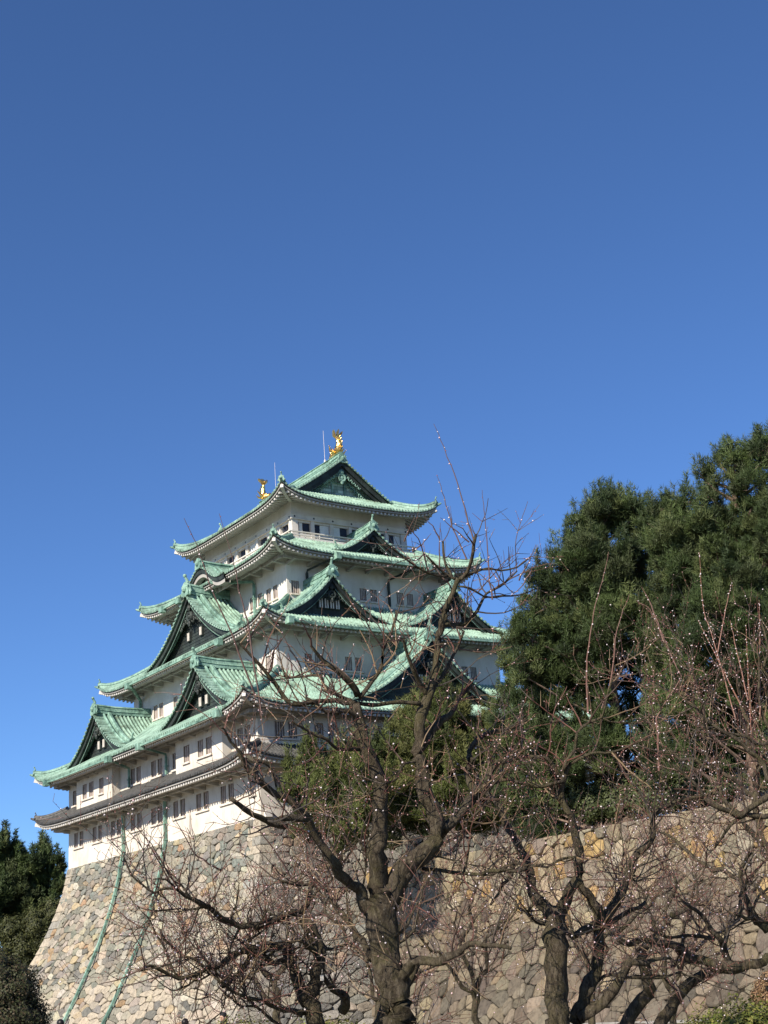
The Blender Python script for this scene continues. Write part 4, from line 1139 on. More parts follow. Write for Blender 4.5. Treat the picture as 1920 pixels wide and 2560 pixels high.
bf=at(1760,2000,74+16); pine('pine_tree','dense pine behind the tallest one, closing the gap between the two big pines',(bf.x,bf.y,HT),[(a,b,c,74+13) for a,b,c in F2],17,group='pines on the bailey wall',trunk_r=.28,dens=12)
ug=[(at(x,2035-.13*(x-1300)-rr*.4,99-(x-1300)*.026),rr*94/F_PX) for x,rr in ((1290,48),(1345,44),(1400,52),(1455,46),(1510,50),(1560,42),(1610,48),(1665,50),(1720,46))]+[(at(x,2062-.13*(x-1300)-rr*.4,98-(x-1300)*.026),rr*91/F_PX) for x,rr in ((1480,42),(1540,46),(1600,44),(1650,46),(1700,46),(1750,44),(1800,40))]
b0=at(1500,2060,93); broad('evergreen_bush','dark bushy undergrowth along the top of the bailey wall below the pines',(b0.x,b0.y,HT),ug,63,[(.045,.058,.020),(.060,.075,.026),(.034,.044,.017)],.20,120,cat='bush',parts=('stem','foliage'))
dB=83
Bp=[(1645,1285,36),(1685,1285,38),(1660,1335,55),(1700,1350,60),(1735,1255,40),(1700,1310,46),(1765,1205,32),(1815,1155,30),(1850,1145,32),(1890,1125,36),(1690,1370,60),(1890,1160,42),(1925,1135,44),(1840,1190,55),(1900,1220,65),(1790,1250,42),(1760,1300,60),(1850,1310,85),(1930,1320,70),(1720,1380,70),(1800,1420,95),(1900,1430,85),(1700,1470,75),(1790,1540,90),(1890,1560,85),(1700,1600,70),(1760,1660,75),(1850,1680,70),(1930,1680,60),(1690,1730,50),(1650,1800,45),(1740,1800,45),(1620,1870,45),(1700,1900,45),(1930,1830,50)]
bb=at(1885,2000,dB+3); pine('pine_tree','tallest pine with a ragged pointed top, cut by the right picture edge',(bb.x,bb.y,HT),[(a,b,c,dB) for a,b,c in dense(Bp,6,1690,1950,1130,1960)],12,group='pines on the bailey wall',dens=15,L=.36,Wd=.040)
dC=105
Cp=[(1090,1745,38),(1060,1800,60),(1130,1790,50),(1180,1850,65),(1010,1860,70),(1110,1870,80),(930,1900,62),(1220,1930,75),(1250,1830,50),(1270,2010,60),(1040,1950,80),(1140,1970,80),(950,1980,75),(1080,2040,70),(1190,2040,60),(980,2060,60)]
bc=at(1090,2080,dC+2); pine('pine_tree','bright green bushy pine in front of the south face of the keep',(bc.x,bc.y,HT),[(a,b,c,dC) for a,b,c in dense(Cp,7,930,1260,1740,2120)],13,group='pines on the bailey wall',colset=[(.060,.076,.021),(.080,.098,.027),(.042,.058,.018),(.10,.108,.034)])
Cq=[(770,1880,28),(735,1925,30),(790,1930,42),(850,1900,45),(740,1990,40),(810,2000,60),(880,1980,60),(770,2070,45),(850,2070,60),(910,2070,50)]
bq=at(850,2110,dC-5); pine('pine_tree','low green pine beside the near corner of the keep, at its stone base',(bq.x,bq.y,HT),[(a,b,c,dC-8) for a,b,c in dense(Cq,8,700,920,1860,2120)],14,group='pines on the bailey wall',trunk_r=.22,colset=[(.072,.088,.024),(.088,.104,.030),(.05,.066,.02)])
Cr=[(1290,1740,35),(1270,1800,45),(1330,1830,40),(1290,1880,55),(1260,1960,50),(1330,1950,45),(1390,1990,35)]
br_=at(1290,2060,dC-6); pine('pine_tree','narrow pine filling the gap between the keep and the rounded big pine',(br_.x,br_.y,HT),[(a,b,c,dC-6) for a,b,c in dense(Cr,9,1240,1400,1740,2060)],15,group='pines on the bailey wall',trunk_r=.22)
# ---- trees at the far left -------------------------------------------------------------------
dL=178
for (nm,lb,bl,sd_,cs) in (
 ('pine_tree','dark evergreen at the left edge, tallest of the trees left of the keep',[(12,2112,30),(-10,2160,50),(38,2165,34),(10,2210,50),(-20,2280,60),(45,2250,46),(20,2300,60)],21,None),
 ('pine_tree','dark spreading evergreen tight against the north corner of the stone base',[(112,2128,24),(75,2170,36),(95,2165,34),(60,2300,50),(100,2300,50),(135,2165,30),(80,2210,42),(130,2215,36),(150,2190,18),(60,2250,40),(115,2260,36)],22,None)):
    bs=at(bl[0][0],2520,dL); pine(nm,lb,(bs.x,bs.y,GZ),[(a,b,c,dL) for a,b,c in bl],sd_,dens=13,L=.55,Wd=.11,sub=12,group='trees left of the keep')
bl=[(at(x,y,172),r*172/F_PX) for (x,y,r) in ((135,2290,40),(95,2320,50),(120,2370,50),(60,2380,50),(30,2330,40),(20,2420,60),(80,2440,50))]
b0=at(80,2520,172); broad('round_tree','olive green rounded broadleaf tree below the dark evergreens, left of the stone base',(b0.x,b0.y,GZ),bl,31,[(.040,.047,.014),(.054,.058,.018),(.028,.034,.012)],.24,110,group='trees left of the keep')
b0=at(30,2620,34); bl=[(at(x,y,34),r*34/F_PX) for (x,y,r) in ((25,2480,70),(-30,2450,70),(10,2560,90),(60,2560,60),(-30,2600,100))]
broad('clipped_shrub','dark rounded shrub in the bottom left corner',(b0.x,b0.y,GZ),bl,32,[(.035,.042,.016),(.045,.05,.02),(.03,.03,.016),(.06,.045,.025)],.055,2200,cat='shrub',parts=('stem','foliage'))
# clipped hedges on the near bank
def hedge(label,x0,x1,ytop,dist,seed,cols,h=.95):
    a=at(x0,ytop,dist); b=at(x1,ytop,dist); B=(a+b)/2; B.z=GZ
    n=max(3,int((b-a).length/.45)); bl=[]
    rg=random.Random(seed)
    r=(a.z-GZ)/2
    for i in range(n+1):
        t=i/n; p=a.lerp(b,t); k=math.sin(PI*min(1,max(0,.12+.76*t)))**.5
        rr=max(.15,r*k); bl.append(((p.x+rg.uniform(-.1,.1),p.y+rg.uniform(-.1,.1),GZ+rr),rr))
    return broad('hedge',label,tuple(B),bl,seed,cols,.05,2000,cat='hedge',parts=('stem','foliage'))
hy=[(.11,.13,.02),(.14,.15,.03),(.08,.10,.02),(.16,.15,.04)]
hedge('yellow green clipped hedge in the bottom right corner',1700,2010,2505,24,41,hy)
hedge('low mossy green hedge strip at the bottom between the two left plum trunks',560,650,2546,26,42,hy)
hedge('low green hedge strip at the bottom just left of the large plum trunk',745,890,2545,26,43,hy)
b0=at(1900,2480,46); bl=[(at(x,y,46),r*46/F_PX) for (x,y,r) in ((1905,2468,22),(1930,2448,26),(1892,2492,18),(1925,2492,26))]
broad('dry_bush','rust brown dry bush against the moat wall above the corner hedge',(b0.x,b0.y,GZ),bl,44,[(.19,.11,.055),(.15,.085,.045),(.22,.15,.08)],.07,900,cat='bush',parts=('stem','foliage'))
# ---- plum trees in front ----------------------------------------------------------------------
def mat_bark():
    t=NT('plum_bark',.95,0,.15); v=t.coord(); vz=t.coord((1,1,.35))
    n1=t.noise(vz,22,8,.75); c=t.ramp(n1,[(.32,(.016,.013,.010)),(.5,(.082,.066,.046)),(.66,(.165,.138,.10))])
    c=t.mix(c,(.115,.106,.045),t.ramp(t.noise(v,3.2,7,.7),[(.46,0.),(.66,.55)]))
    c=t.mix(c,(.30,.31,.26),t.ramp(t.noise(v,26,4,.6),[(.66,0.),(.74,.55)]))
    t.color(c); t.bump(n1,1.,.09); return t.m
M['plum_bark']=mat_bark()
M['plum_twig']=mat_leaf('plum_twigs',(1,1,1)); M['blossom']=mat_leaf('plum_blossom',(1,1,1),rough=.7)
def crp(o,s): return lambda *q:[(o[0]+x/s,o[1]+y/s) for (x,y) in q]
T=crp((600,1980),2.304);Mm=crp((600,1500),2.304);G=crp((950,1020),3.318);C4=crp((640,1380),2.5136);C5=crp((70,1720),2.2726);C6=crp((0,2020),2.2419)
Rr=crp((1200,2080),2.304);Ru=crp((1200,1650),2.304);Rt=crp((1200,1050),2.304);H5=crp((540,1760),5.53);L4=crp((640,2200),4.608);R4z=crp((1300,2200),4.1475);SRC=lambda *q:list(q)
ICO_V=None
def ico():
    p=(1+5**.5)/2; v=np.array([(-1,p,0),(1,p,0),(-1,-p,0),(1,-p,0),(0,-1,p),(0,1,p),(0,-1,-p),(0,1,-p),(p,0,-1),(p,0,1),(-p,0,-1),(-p,0,1)],float); v/=np.linalg.norm(v[0])
    f=np.array([(0,11,5),(0,5,1),(0,1,7),(0,7,10),(0,10,11),(1,5,9),(5,11,4),(11,10,2),(10,7,6),(7,1,8),(3,9,4),(3,4,2),(3,2,6),(3,6,8),(3,8,9),(4,9,5),(2,4,11),(6,2,10),(8,6,7),(9,8,1)])
    return v,f
IV,IF=ico()
class Plum:
    def __init__(s,name,label,base,dist,seed,cat='plum tree',group='plum trees in front of the walls'):
        s.rg=random.Random(seed); s.rs=np.random.RandomState(seed); s.dist=dist; s.B=Vector(base)
        s.root=tag(empty(name,s.B),label,cat,group); s.tr=MB(); s.br=MB(); s.tw=MB(); s.tw.c=[]; s.bl=[]; s.limbs=[]; s.name=name
    def limb(s,pts,r0,r1,d0=0.,d1=0.,n=9,rough=.10,spawn=True,main=True,dens=1.):
        """pts: pixel polyline; radii in photo pixels; d0..d1 depth offset in metres"""
        k=len(pts); P=[]; L=[0]
        for i in range(1,k): L.append(L[-1]+math.hypot(pts[i][0]-pts[i-1][0],pts[i][1]-pts[i-1][1]))
        for i,(x,y) in enumerate(pts):
            t=L[i]/L[-1]; P.append((at(x,y,s.dist+d0+(d1-d0)*t+(s.rg.uniform(-.05,.05) if 0<i else 0)),r0+(r1-r0)*t))
        K=[P[0]]
        for i in range(1,k):
            a,ra=P[i-1];b,rb=P[i]; L_=(b-a).length
            if L_>.30:
                nk=min(3,int(L_/.22))
                for j in range(1,nk+1):
                    t=j/(nk+1); am=min(.055,L_*.06)
                    K.append((a.lerp(b,t)+Vector((s.rg.gauss(0,am),s.rg.gauss(0,am),s.rg.gauss(0,am))),(ra+(rb-ra)*t)*s.rg.uniform(.86,1.12)))
            K.append(P[i])
        P=K; k=len(P)
        Q=[];R=[]
        for i in range(k-1):
            p0=P[max(i-1,0)][0];p1=P[i][0];p2=P[i+1][0];p3=P[min(i+2,k-1)][0]; m_=max(2,int((p2-p1).length/(.10 if r0>12 else .14)))
            for j in range(m_):
                t=j/m_; q=.5*((2*p1)+(p2-p0)*t+(2*p0-5*p1+4*p2-p3)*t*t+(3*p1-p0-3*p2+p3)*t**3)
                rr=(P[i][1]+(P[i+1][1]-P[i][1])*t)*s.dist/F_PX
                w_=rr*.22 if i+j>0 else 0
                Q.append(q+Vector((s.rg.uniform(-w_,w_),s.rg.uniform(-w_,w_),s.rg.uniform(-w_,w_)))); R.append(rr*s.rg.uniform(1-rough,1+rough))
        Q.append(P[-1][0]); R.append(P[-1][1]*s.dist/F_PX)
        mb=s.tr if main else s.br
        n_=14 if r0>20 else (10 if r0>9 else 6)
        s.ring_tube(mb,Q,R,n_)
        # knots and stubs
        if r0>9:
            for i in range(2,len(Q)-1):
                if s.rg.random()<.10:
                    mb.blob(Q[i]-s.B+Vector((s.rg.uniform(-1,1),s.rg.uniform(-1,1),s.rg.uniform(-1,1)))*R[i]*.6,R[i]*s.rg.uniform(.5,.8),7,5)
        if spawn: s.limbs.append((Q,R,dens))
        return Q
    def crooked(s,n_per_m=.55,Lr=(.5,1.5),zmax=None,r=(.010,.022)):
        """side branches: crooked, tapering, each carrying its own twigs"""
        rg=s.rg; new=[]
        for (Q,R,dens) in list(s.limbs):
            for i in range(2,len(Q)):
                L=(Q[i]-Q[i-1]).length
                if rg.random()>L*n_per_m*max(.35,dens): continue
                if zmax is not None and Q[i].z>zmax: continue
                dd=(Q[i]-Q[i-1]).normalized(); pr=Vector((rg.gauss(0,1),rg.gauss(0,1),rg.gauss(0,1)));pr=(pr-dd*pr.dot(dd)).normalized()
                d=(dd*rg.uniform(.1,.8)+pr*rg.uniform(.5,1.)+Vector((0,0,rg.uniform(-.15,.5)))).normalized()
                LL=rg.uniform(*Lr); n=max(5,int(LL/.11)); q=Q[i].copy(); r0=min(R[i]*.7,rg.uniform(*r)); P=[q.copy()];RR=[r0]
                for k in range(n):
                    if rg.random()<.30: d=(d+Vector((rg.gauss(0,.55),rg.gauss(0,.55),rg.gauss(0,.45)))).normalized()
                    else: d=(d+Vector((rg.gauss(0,.16),rg.gauss(0,.16),rg.gauss(0,.16)+.03))).normalized()
                    q=q+d*(LL/n); P.append(q.copy()); RR.append(max(.0045,r0*(1-.72*(k+1)/n)*rg.uniform(.88,1.15)))
                s.ring_tube(s.br,P,RR,6); new.append((P,RR,1.15))
        s.limbs+=new
    def ring_tube(s,mb,Q,R,n):
        o=len(mb.v); ref=Vector((.3,.2,1)).normalized(); ph=[s.rg.uniform(0,6.3) for _ in range(3)]
        for i,p in enumerate(Q):
            d=(Q[min(i+1,len(Q)-1)]-Q[max(i-1,0)]).normalized(); sd=d.cross(ref)
            if sd.length<.15: sd=d.cross(Vector((1,0,0)))
            sd.normalize(); u=sd.cross(d)
            for k in range(n):
                a=2*PI*k/n; rr=R[i]*(1+.09*math.sin(3*a+ph[0]+i*.35)+.06*math.sin(5*a+ph[1]-i*.5)+s.rg.uniform(-.03,.03))
                mb.v.append(tuple(p-s.B+(sd*math.cos(a)+u*math.sin(a))*rr))
        for i in range(len(Q)-1):
            for j in range(n): j2=(j+1)%n; mb.f.append((o+i*n+j,o+i*n+j2,o+(i+1)*n+j2,o+(i+1)*n+j))
        mb.f.append(tuple(o+j for j in range(n))[::-1]); e=o+(len(Q)-1)*n; mb.f.append(tuple(e+j for j in range(n)))
    def twig_mesh(s,pts,r0,r1,col,n=4):
        mb=s.tw; o=len(mb.v); ref=Vector((.31,.22,.9))
        for i,p in enumerate(pts):
            d=(pts[min(i+1,len(pts)-1)]-pts[max(i-1,0)]); sd=d.cross(ref); 
            if sd.length<1e-5: sd=Vector((1,0,0))
            sd.normalize(); u=sd.cross(d).normalized(); r=r0+(r1-r0)*i/(len(pts)-1)
            for k in range(n):
                a=2*PI*k/n; q=p-s.B+(sd*math.cos(a)+u*math.sin(a))*r; mb.v.append((q.x,q.y,q.z)); mb.c.append((*col,1))
        for i in range(len(pts)-1):
            for j in range(n): j2=(j+1)%n; mb.f.append((o+i*n+j,o+i*n+j2,o+(i+1)*n+j2,o+(i+1)*n+j))
    def buds(s,pts,dens,white):
        rg=s.rg
        for i in range(len(pts)-1):
            L=(pts[i+1]-pts[i]).length
            n=L*dens; n=int(n)+(1 if rg.random()<n-int(n) else 0)
            for _ in range(n):
                p=pts[i].lerp(pts[i+1],rg.random()); o=Vector((rg.gauss(0,1),rg.gauss(0,1),rg.gauss(0,1))).normalized()
                if rg.random()<white: r=rg.uniform(.007,.013); c=(.66,.59,.59) if rg.random()<.6 else (.62,.45,.47)
                else: r=rg.uniform(.0045,.008); c=(.28,.10,.09) if rg.random()<.6 else (.55,.36,.32)
                s.bl.append((p+o*(r*.9+.003),r,c))
    def grow(s,p,d,L,r,lev,white,budd,up=.10,col=None):
        rg=s.rg; step=.09 if lev else .10; n=max(2,int(L/step)); pts=[Vector(p)]; q=Vector(p); d=Vector(d).normalized()
        wob=.13 if lev==0 else .07
        bend=Vector((rg.gauss(0,1),rg.gauss(0,1),rg.gauss(0,.6)))*.05
        for i in range(n):
            d=(d+bend+Vector((rg.gauss(0,wob),rg.gauss(0,wob),rg.gauss(0,wob)+up*.35))).normalized(); q=q+d*(L/n); pts.append(q.copy())
        col=col or rg.choice([(.07,.046,.036),(.055,.042,.033),(.10,.062,.044),(.05,.043,.036),(.17,.12,.07),(.11,.05,.038)])
        s.twig_mesh(pts,r,max(.0022,r*.4),col,5 if r>.008 else 3)
        if lev>=1: s.buds(pts,budd,white)
        elif r<.008: s.buds(pts,budd*.5,white)
        if lev<2:
            k=int(L*(6.5 if lev==0 else 3.2))
            for _ in range(k):
                i=rg.randrange(max(1,len(pts)//6),len(pts)); dd=(pts[i]-pts[i-1]).normalized()
                pr=Vector((rg.gauss(0,1),rg.gauss(0,1),rg.gauss(0,1)));pr=(pr-dd*pr.dot(dd)).normalized()
                nd=dd*rg.uniform(.3,.9)+pr*rg.uniform(.6,1.)+Vector((0,0,rg.uniform(.0,.7)))
                s.grow(pts[i],nd,L*rg.uniform(.18,.55)*(1 if lev==0 else .7),max(.0032,r*.55),lev+1,white,budd,up)
    def sprout(s,every=.20,Lr=(.45,1.25),r=.0095,white=.25,budd=9,zmin=None,upk=.6,flat=None):
        rg=s.rg
        for (Q,R,dens) in s.limbs:
            acc=0
            for i in range(1,len(Q)):
                acc+=(Q[i]-Q[i-1]).length*dens
                k=1.0 if R[i]<.06 else (.45 if R[i]<.12 else .12)
                while acc*k>every:
                    acc-=every/k
                    dd=(Q[i]-Q[i-1]).normalized(); pr=Vector((rg.gauss(0,1),rg.gauss(0,1),rg.gauss(0,1)));pr=(pr-dd*pr.dot(dd)).normalized()
                    nd=dd*rg.uniform(.0,.7)+pr*rg.uniform(.5,1.)+Vector((0,0,rg.uniform(.0,upk)))
                    s.grow(Q[i]+pr*R[i]*.5,nd,rg.uniform(*Lr),min(r*rg.uniform(.7,1.3),R[i]*.8),0,white,budd)
    def shoot(s,pts,r0=2.,d0=0,d1=0,white=.5,budd=5,col=(.10,.06,.05)):
        k=len(pts); P=[at(x,y,s.dist+d0+(d1-d0)*i/(k-1)) for i,(x,y) in enumerate(pts)]; Q=[]
        for i in range(k-1):
            for j in range(4): Q.append(P[i].lerp(P[i+1],j/4)+Vector((s.rg.gauss(0,.004),s.rg.gauss(0,.004),s.rg.gauss(0,.004))))
        Q.append(P[-1]); s.twig_mesh(Q,r0*s.dist/F_PX,.0028,col,5); s.buds(Q,budd,white)
    def finish(s):
        t=s.tr.build('trunk',M['plum_bark'],s.root,True)
        if s.br.v: s.br.build('branches',M['plum_bark'],s.root,True)['kind']='stuff'
        o=s.tw.build('twigs',M['plum_twig'],s.root); o['kind']='stuff'
        if s.bl:
            c=np.array([tuple(b[0]-s.B) for b in s.bl]); r=np.array([b[1] for b in s.bl])[:,None,None]; col=np.array([b[2] for b in s.bl])
            V=(c[:,None,:]+IV[None]*r*s.rs.uniform(.75,1.15,(len(c),12,1))).reshape(-1,3); Fc=(IF[None]+np.arange(len(c))[:,None,None]*12).reshape(-1,3)
            cc=np.concatenate([np.repeat(col[:,None,:],12,1).reshape(-1,3),np.ones((len(V),1))],1)
            b=np_mesh('blossoms',V,Fc,3,M['blossom'],s.root,cc); b['kind']='stuff'
        print(s.name,'twig faces',len(s.tw.f),'blossoms',len(s.bl))
def gbase(px,dist):
    p=at(px,2560,dist); return (p.x,p.y,GZ)
# --- main plum ---
p=Plum('plum_tree','largest plum tree, thick mossy trunk and tall reddish shoots in front of the keep',gbase(995,16.5),16.5,101)
p.limb(SRC((1000,2900),(998,2700))+T((912,1336),(905,1230),(880,1110),(850,1000),(825,850),(805,700),(800,620)),38,36)
p.limb(T((800,640),(785,560),(790,450),(806,250),(812,60))+Mm((815,1050),(760,930),(710,800),(688,680),(655,600)),25,13,0,-.2,dens=.25)
p.limb(T((840,660),(900,520),(990,400),(1090,310),(1140,230),(1130,120),(1085,40))+Mm((1050,1020),(1020,880),(1030,730),(1060,640),(1085,560)),27,12,0,.3,dens=.25)
p.limb(Mm((1060,640),(1085,560),(1115,450),(1130,330),(1150,200),(1180,60))+C4((1180,380),(1240,250),(1272,165)),10.9,5.9,.3,.4,dens=.5)
p.limb(Mm((1085,560),(1035,480),(1000,400),(965,320),(942,225)),8.4,3.4,.3,-.2)
p.limb(Mm((1100,560),(1160,450),(1210,350),(1250,280),(1290,180)),5.9,3.4,.3,.9)
p.limb(Mm((1040,850),(1100,760),(1180,680),(1250,580),(1330,490)),12.6,5.0,.3,1.0)
p.limb(T((1140,250),(1230,170),(1320,60))+Mm((1440,990),(1500,930),(1659,850)),15.1,4.2,.2,1.2)
p.limb(T((1290,90),(1370,10))+Mm((1310,1000),(1320,880),(1370,800),(1460,760),(1560,740),(1655,690)),10.1,4.2,.6,1.6)
p.limb(C4((640,900),(600,830),(500,740),(420,680),(345,590)),9.2,3.4,-.2,-.7)
p.limb(Mm((660,600),(600,590),(400,590),(290,600),(200,480),(120,380),(0,250)),7.6,3.4,-.2,-.9)
p.limb(Mm((640,580),(480,490),(240,380)),5.9,2.5,-.2,.5)
p.limb(Mm((1040,600),(900,590),(760,605),(640,585),(480,520)),5.9,4.2,.2,-.2,dens=.5)
p.limb(Mm((690,560),(760,470),(815,380),(825,280),(870,190),(900,60)),6.7,2.9,-.2,.4)
p.limb(Mm((700,700),(620,640),(500,650),(380,560)),6.7,2.9,-.2,-.6)
p.limb(C4((1160,480),(1210,455),(1310,450),(1390,370),(1450,260),(1560,200),(1640,120)),5.9,2.1,.4,1.1)
p.limb(G((650,1430),(560,1390),(480,1320),(370,1210)),4.2,2.5,.4,.1,dens=.45)
p.limb(G((600,1400),(545,1300),(525,1200),(522,1105)),3.8,2.9,.4,.5,dens=.45)
p.limb(G((640,1440),(720,1370),(760,1260),(778,1130),(795,1050)),5.9,3.8,.4,.2,dens=.45)
p.limb(G((560,1395),(400,1370),(250,1280),(150,1200),(20,1130)),3.8,1.7,.3,-.5,dens=.45)
p.limb(G((700,1400),(850,1340),(1000,1350),(1140,1320),(1250,1230)),3.4,1.7,.4,1.,dens=.45)
p.limb(G((650,1480),(860,1560),(1100,1560),(1290,1500)),2.9,1.7,.4,1.2,dens=.45)
p.limb(T((750,700),(690,560),(540,400),(430,250),(385,160),(330,90),(200,10))+H5((420,900),(380,780),(300,680)),14.3,5.9,0,-1.2,dens=.5)
p.limb(H5((420,900),(360,700),(200,520),(120,350),(60,330)),4.2,2.1,-1.2,-1.6)
p.limb(H5((420,800),(560,880),(600,800),(770,900),(830,1150)),2.5,1.7,-1.2,-.8)
p.limb(T((385,165),(200,170))+H5((950,1680),(600,1560),(440,1480),(330,1400),(205,1305)),9.2,5.0,-.9,-1.7,dens=.7)
p.limb(T((760,960),(700,850),(620,740),(545,650),(480,560)),10.1,4.2,0,.7)
p.limb(T((900,1100),(960,1040),(1000,975),(1130,985),(1260,925),(1320,870),(1400,880),(1560,900)),13.4,4.2,0,-.8,dens=.7)
p.limb(T((1050,440),(1150,450),(1290,470),(1440,455),(1659,430))+Rr((0,240),(300,190),(560,145)),5.0,3.4,.3,1.,dens=.7)
p.limb(T((1290,460),(1310,380),(1330,250)),3.4,1.7,.5,.3)
p.limb(Mm((690,860),(560,860),(440,780),(300,700)),5.0,2.5,-.2,-.8)
p.limb(Mm((1040,930),(950,940),(890,1040),(720,1120)),3.4,2.1,.2,-.5)
for q in (G((775,1100),(700,830),(620,540),(500,260),(445,130)),G((720,1260),(600,980),(530,740),(475,565)),G((930,1590),(905,1400),(885,1080),(865,850),(848,680)),
          G((740,1110),(600,990),(500,910)),G((495,1090),(435,980),(360,895)),G((495,1330),(490,1150),(500,950)),G((270,1190),(350,1130),(425,1040)),G((200,1110),(240,1010),(290,905)),
          G((1150,1430),(1235,1270),(1295,1130)),G((1250,1360),(1180,1480),(1080,1560))):
    p.shoot(q,2.3,.35,.2,.55,7)
p.shoot(SRC((655,1790),(618,1552),(597,1474),(587,1419),(548,1284)),2.4,-.9,-1.1,.3,4); p.shoot(SRC((640,1745),(581,1589),(526,1467),(491,1362),(460,1295)),2.4,-.9,-1.2,.3,4)
p.crooked(.9,(.5,1.3),zmax=CAM.z+2.6); p.crooked(.35,(.3,.8),zmax=CAM.z+2.2,r=(.006,.012)); p.sprout(every=.115,Lr=(.3,.95),white=.15,budd=6); p.finish()
# --- left plum ---
p=Plum('plum_tree','dark forked plum tree left of the largest one, small white tag on trunk',gbase(790,18.5),18.5,102)
p.limb(SRC((800,2760),(795,2650))+L4((680,1659),(640,1450),(650,1300),(690,1150),(710,980),(720,850),(690,700),(620,580),(540,450),(490,380)),24,13,dens=.4)
p.limb(L4((600,1420),(520,1250),(430,1050),(380,900),(370,760)),16,11,0,.4,dens=.5)
p.limb(L4((380,780),(250,760),(100,770),(0,770))+C6((1500,790),(1400,790),(1290,830),(1240,880),(1100,930),(1000,955),(900,910),(840,885),(780,912)),12,2.6,.3,-1.2)
p.limb(L4((500,400),(400,380),(280,430),(120,490),(0,530))+C6((1500,650),(1350,665),(1250,620),(1180,560),(1100,520),(1000,460)),10,4.5,0,-1.6)
p.limb(C6((1000,460),(960,450),(900,455),(860,475),(800,430),(740,380),(705,300)),3,1.6,-1.6,-1.8)
p.limb(C6((1000,465),(930,400),(860,400)),3,1.5,-1.6,-1.9)
p.limb(L4((520,380),(590,280),(620,130),(660,0)),8,5,0,.2)
p.limb(L4((640,40),(520,60),(400,40),(270,0)),4.5,2.5,.1,-.3)
p.limb(L4((700,830),(600,770),(520,690)),8,4,0,-.4)
p.limb(L4((720,800),(840,800),(960,760),(1100,740)),5,2.5,0,.6)
p.limb(L4((380,900),(200,960),(100,900),(0,860))+C6((1250,1000),(1150,900),(1000,800),(900,680)),8,2,.2,-.8)
p.limb(L4((560,1530),(400,1510),(250,1480),(100,1400),(0,1370))+C6((1380,1060),(1200,950)),7,2,0,-.9)
p.limb(SRC((750,2640))+C6((1520,1190),(1430,1110),(1300,1070),(1270,1050)),5,2,.2,-.6)
p.limb(L4((1000,1500),(1050,1380),(950,1290),(850,1230),(780,1120)),13,5,.8,.2)
p.limb(T((700,1500),(830,1290),(960,1090),(1010,990)),17,14,.9,.9,dens=.4)
for q in (C6((1000,455),(920,330),(850,200),(705,50)),C6((970,450),(880,280),(790,110)),C6((810,905),(790,780),(705,620)),C6((1640,400),(1560,270),(1450,120),(1300,60)),C6((1240,350),(1100,270),(1030,150),(980,60))):
    p.shoot(q,2.3,-1.3,-1.7,.3,5)
p.crooked(1.1,(.5,1.4)); p.crooked(.35,(.3,.8),r=(.006,.012)); p.sprout(every=.115,Lr=(.25,.9),white=.15,budd=7); p.finish()
tg=MB(); q=at(805,2444,18.2); tg.box((q.x-.022,q.y-.004,q.z-.035),(q.x+.022,q.y+.004,q.z+.03)); tg.tube([q+Vector((0,0,.03)),q+Vector((.01,0,.10))],.002,4)
tag(tg.build('hanging_tag',M['plaster'],loc=(q.x,q.y,q.z)),'small blank white tag hanging on the left plum trunk','tag')
# --- right plum (two stems) ---
p=Plum('plum_tree','plum tree with a straight mossy burled trunk, right of the largest one',gbase(1395,18),18,103)
p.limb(SRC((1400,2760),(1398,2640))+R4z((380,1493),(370,1250),(370,1000),(375,800),(375,600),(370,400),(350,280)),30,25,dens=.2)
p.limb(R4z((330,330),(220,230),(130,150),(110,0))+Rr((240,120),(190,20))+Ru((120,850),(30,760)),15,6,0,.5,dens=.7)
p.limb(R4z((400,350),(470,200),(540,80),(600,0))+Rr((570,100),(545,0))+Ru((520,900),(470,800),(480,680),(520,590)),15,6,0,-.4,dens=.7)
p.limb(R4z((560,1659),(600,1400),(680,1150),(790,950),(810,700),(820,480)),20,12,.4,.6,dens=.3)
p.limb(R4z((830,500),(800,300),(650,100),(600,0)),14,10,.6,.3,dens=.3)
p.limb(R4z((860,420),(960,280),(1050,150),(1100,20))+Rr((850,220),(900,130),(990,20))+Ru((1000,900),(1060,850),(1290,780)),13,4,.6,1.3)
p.limb(R4z((610,1430),(760,1340),(930,1200),(1030,1050),(1080,930),(1150,830)),14,10,.4,.2,dens=.2)
p.limb(R4z((1150,850),(1290,870),(1400,820),(1560,810)),8,3,.2,.6)
p.limb(R4z((700,1250),(800,1050),(930,980),(1150,1010),(1350,1020),(1520,1000),(1659,950)),5,3,.5,1.)
p.limb(R4z((780,480),(650,520),(540,590)),12,7,.6,.2)
p.limb(R4z((860,480),(1000,400),(1150,310),(1300,230)),8,4,.6,1.2)
p.limb(Rr((240,140),(130,300),(60,420)),6,3,.2,-.4)
p.limb(Ru((520,600),(640,540),(800,520),(960,450),(1020,340)),4,1.8,-.4,-.2)
p.limb(Ru((480,700),(330,730),(200,700),(30,740)),4.5,3,-.4,-.5)
p.limb(Ru((470,680),(380,560),(250,560),(60,580)),5,3,-.2,-.3)
p.limb(Ru((480,640),(560,420),(700,330),(740,180),(780,30)),4,2,-.4,-.5)
for q in (Ru((620,300),(615,100),(618,0))+Rt((640,1200),(665,1060),(712,890),(740,760)),Ru((700,280),(760,100))+Rt((780,1250),(815,1120),(860,1005)),Ru((1030,640),(1020,420),(1015,330))+Rt((1160,1480),(1060,1260),(985,1090),(900,1040)),Rt((1060,1280),(985,1060),(930,960))):
    p.shoot(q,2.3,-.3,-.4,.6,9,(.16,.09,.07))
p.crooked(.9,(.6,1.5)); p.crooked(.3,(.3,.8),r=(.006,.012)); p.sprout(every=.14,Lr=(.25,.95),white=.15,budd=7); p.finish()
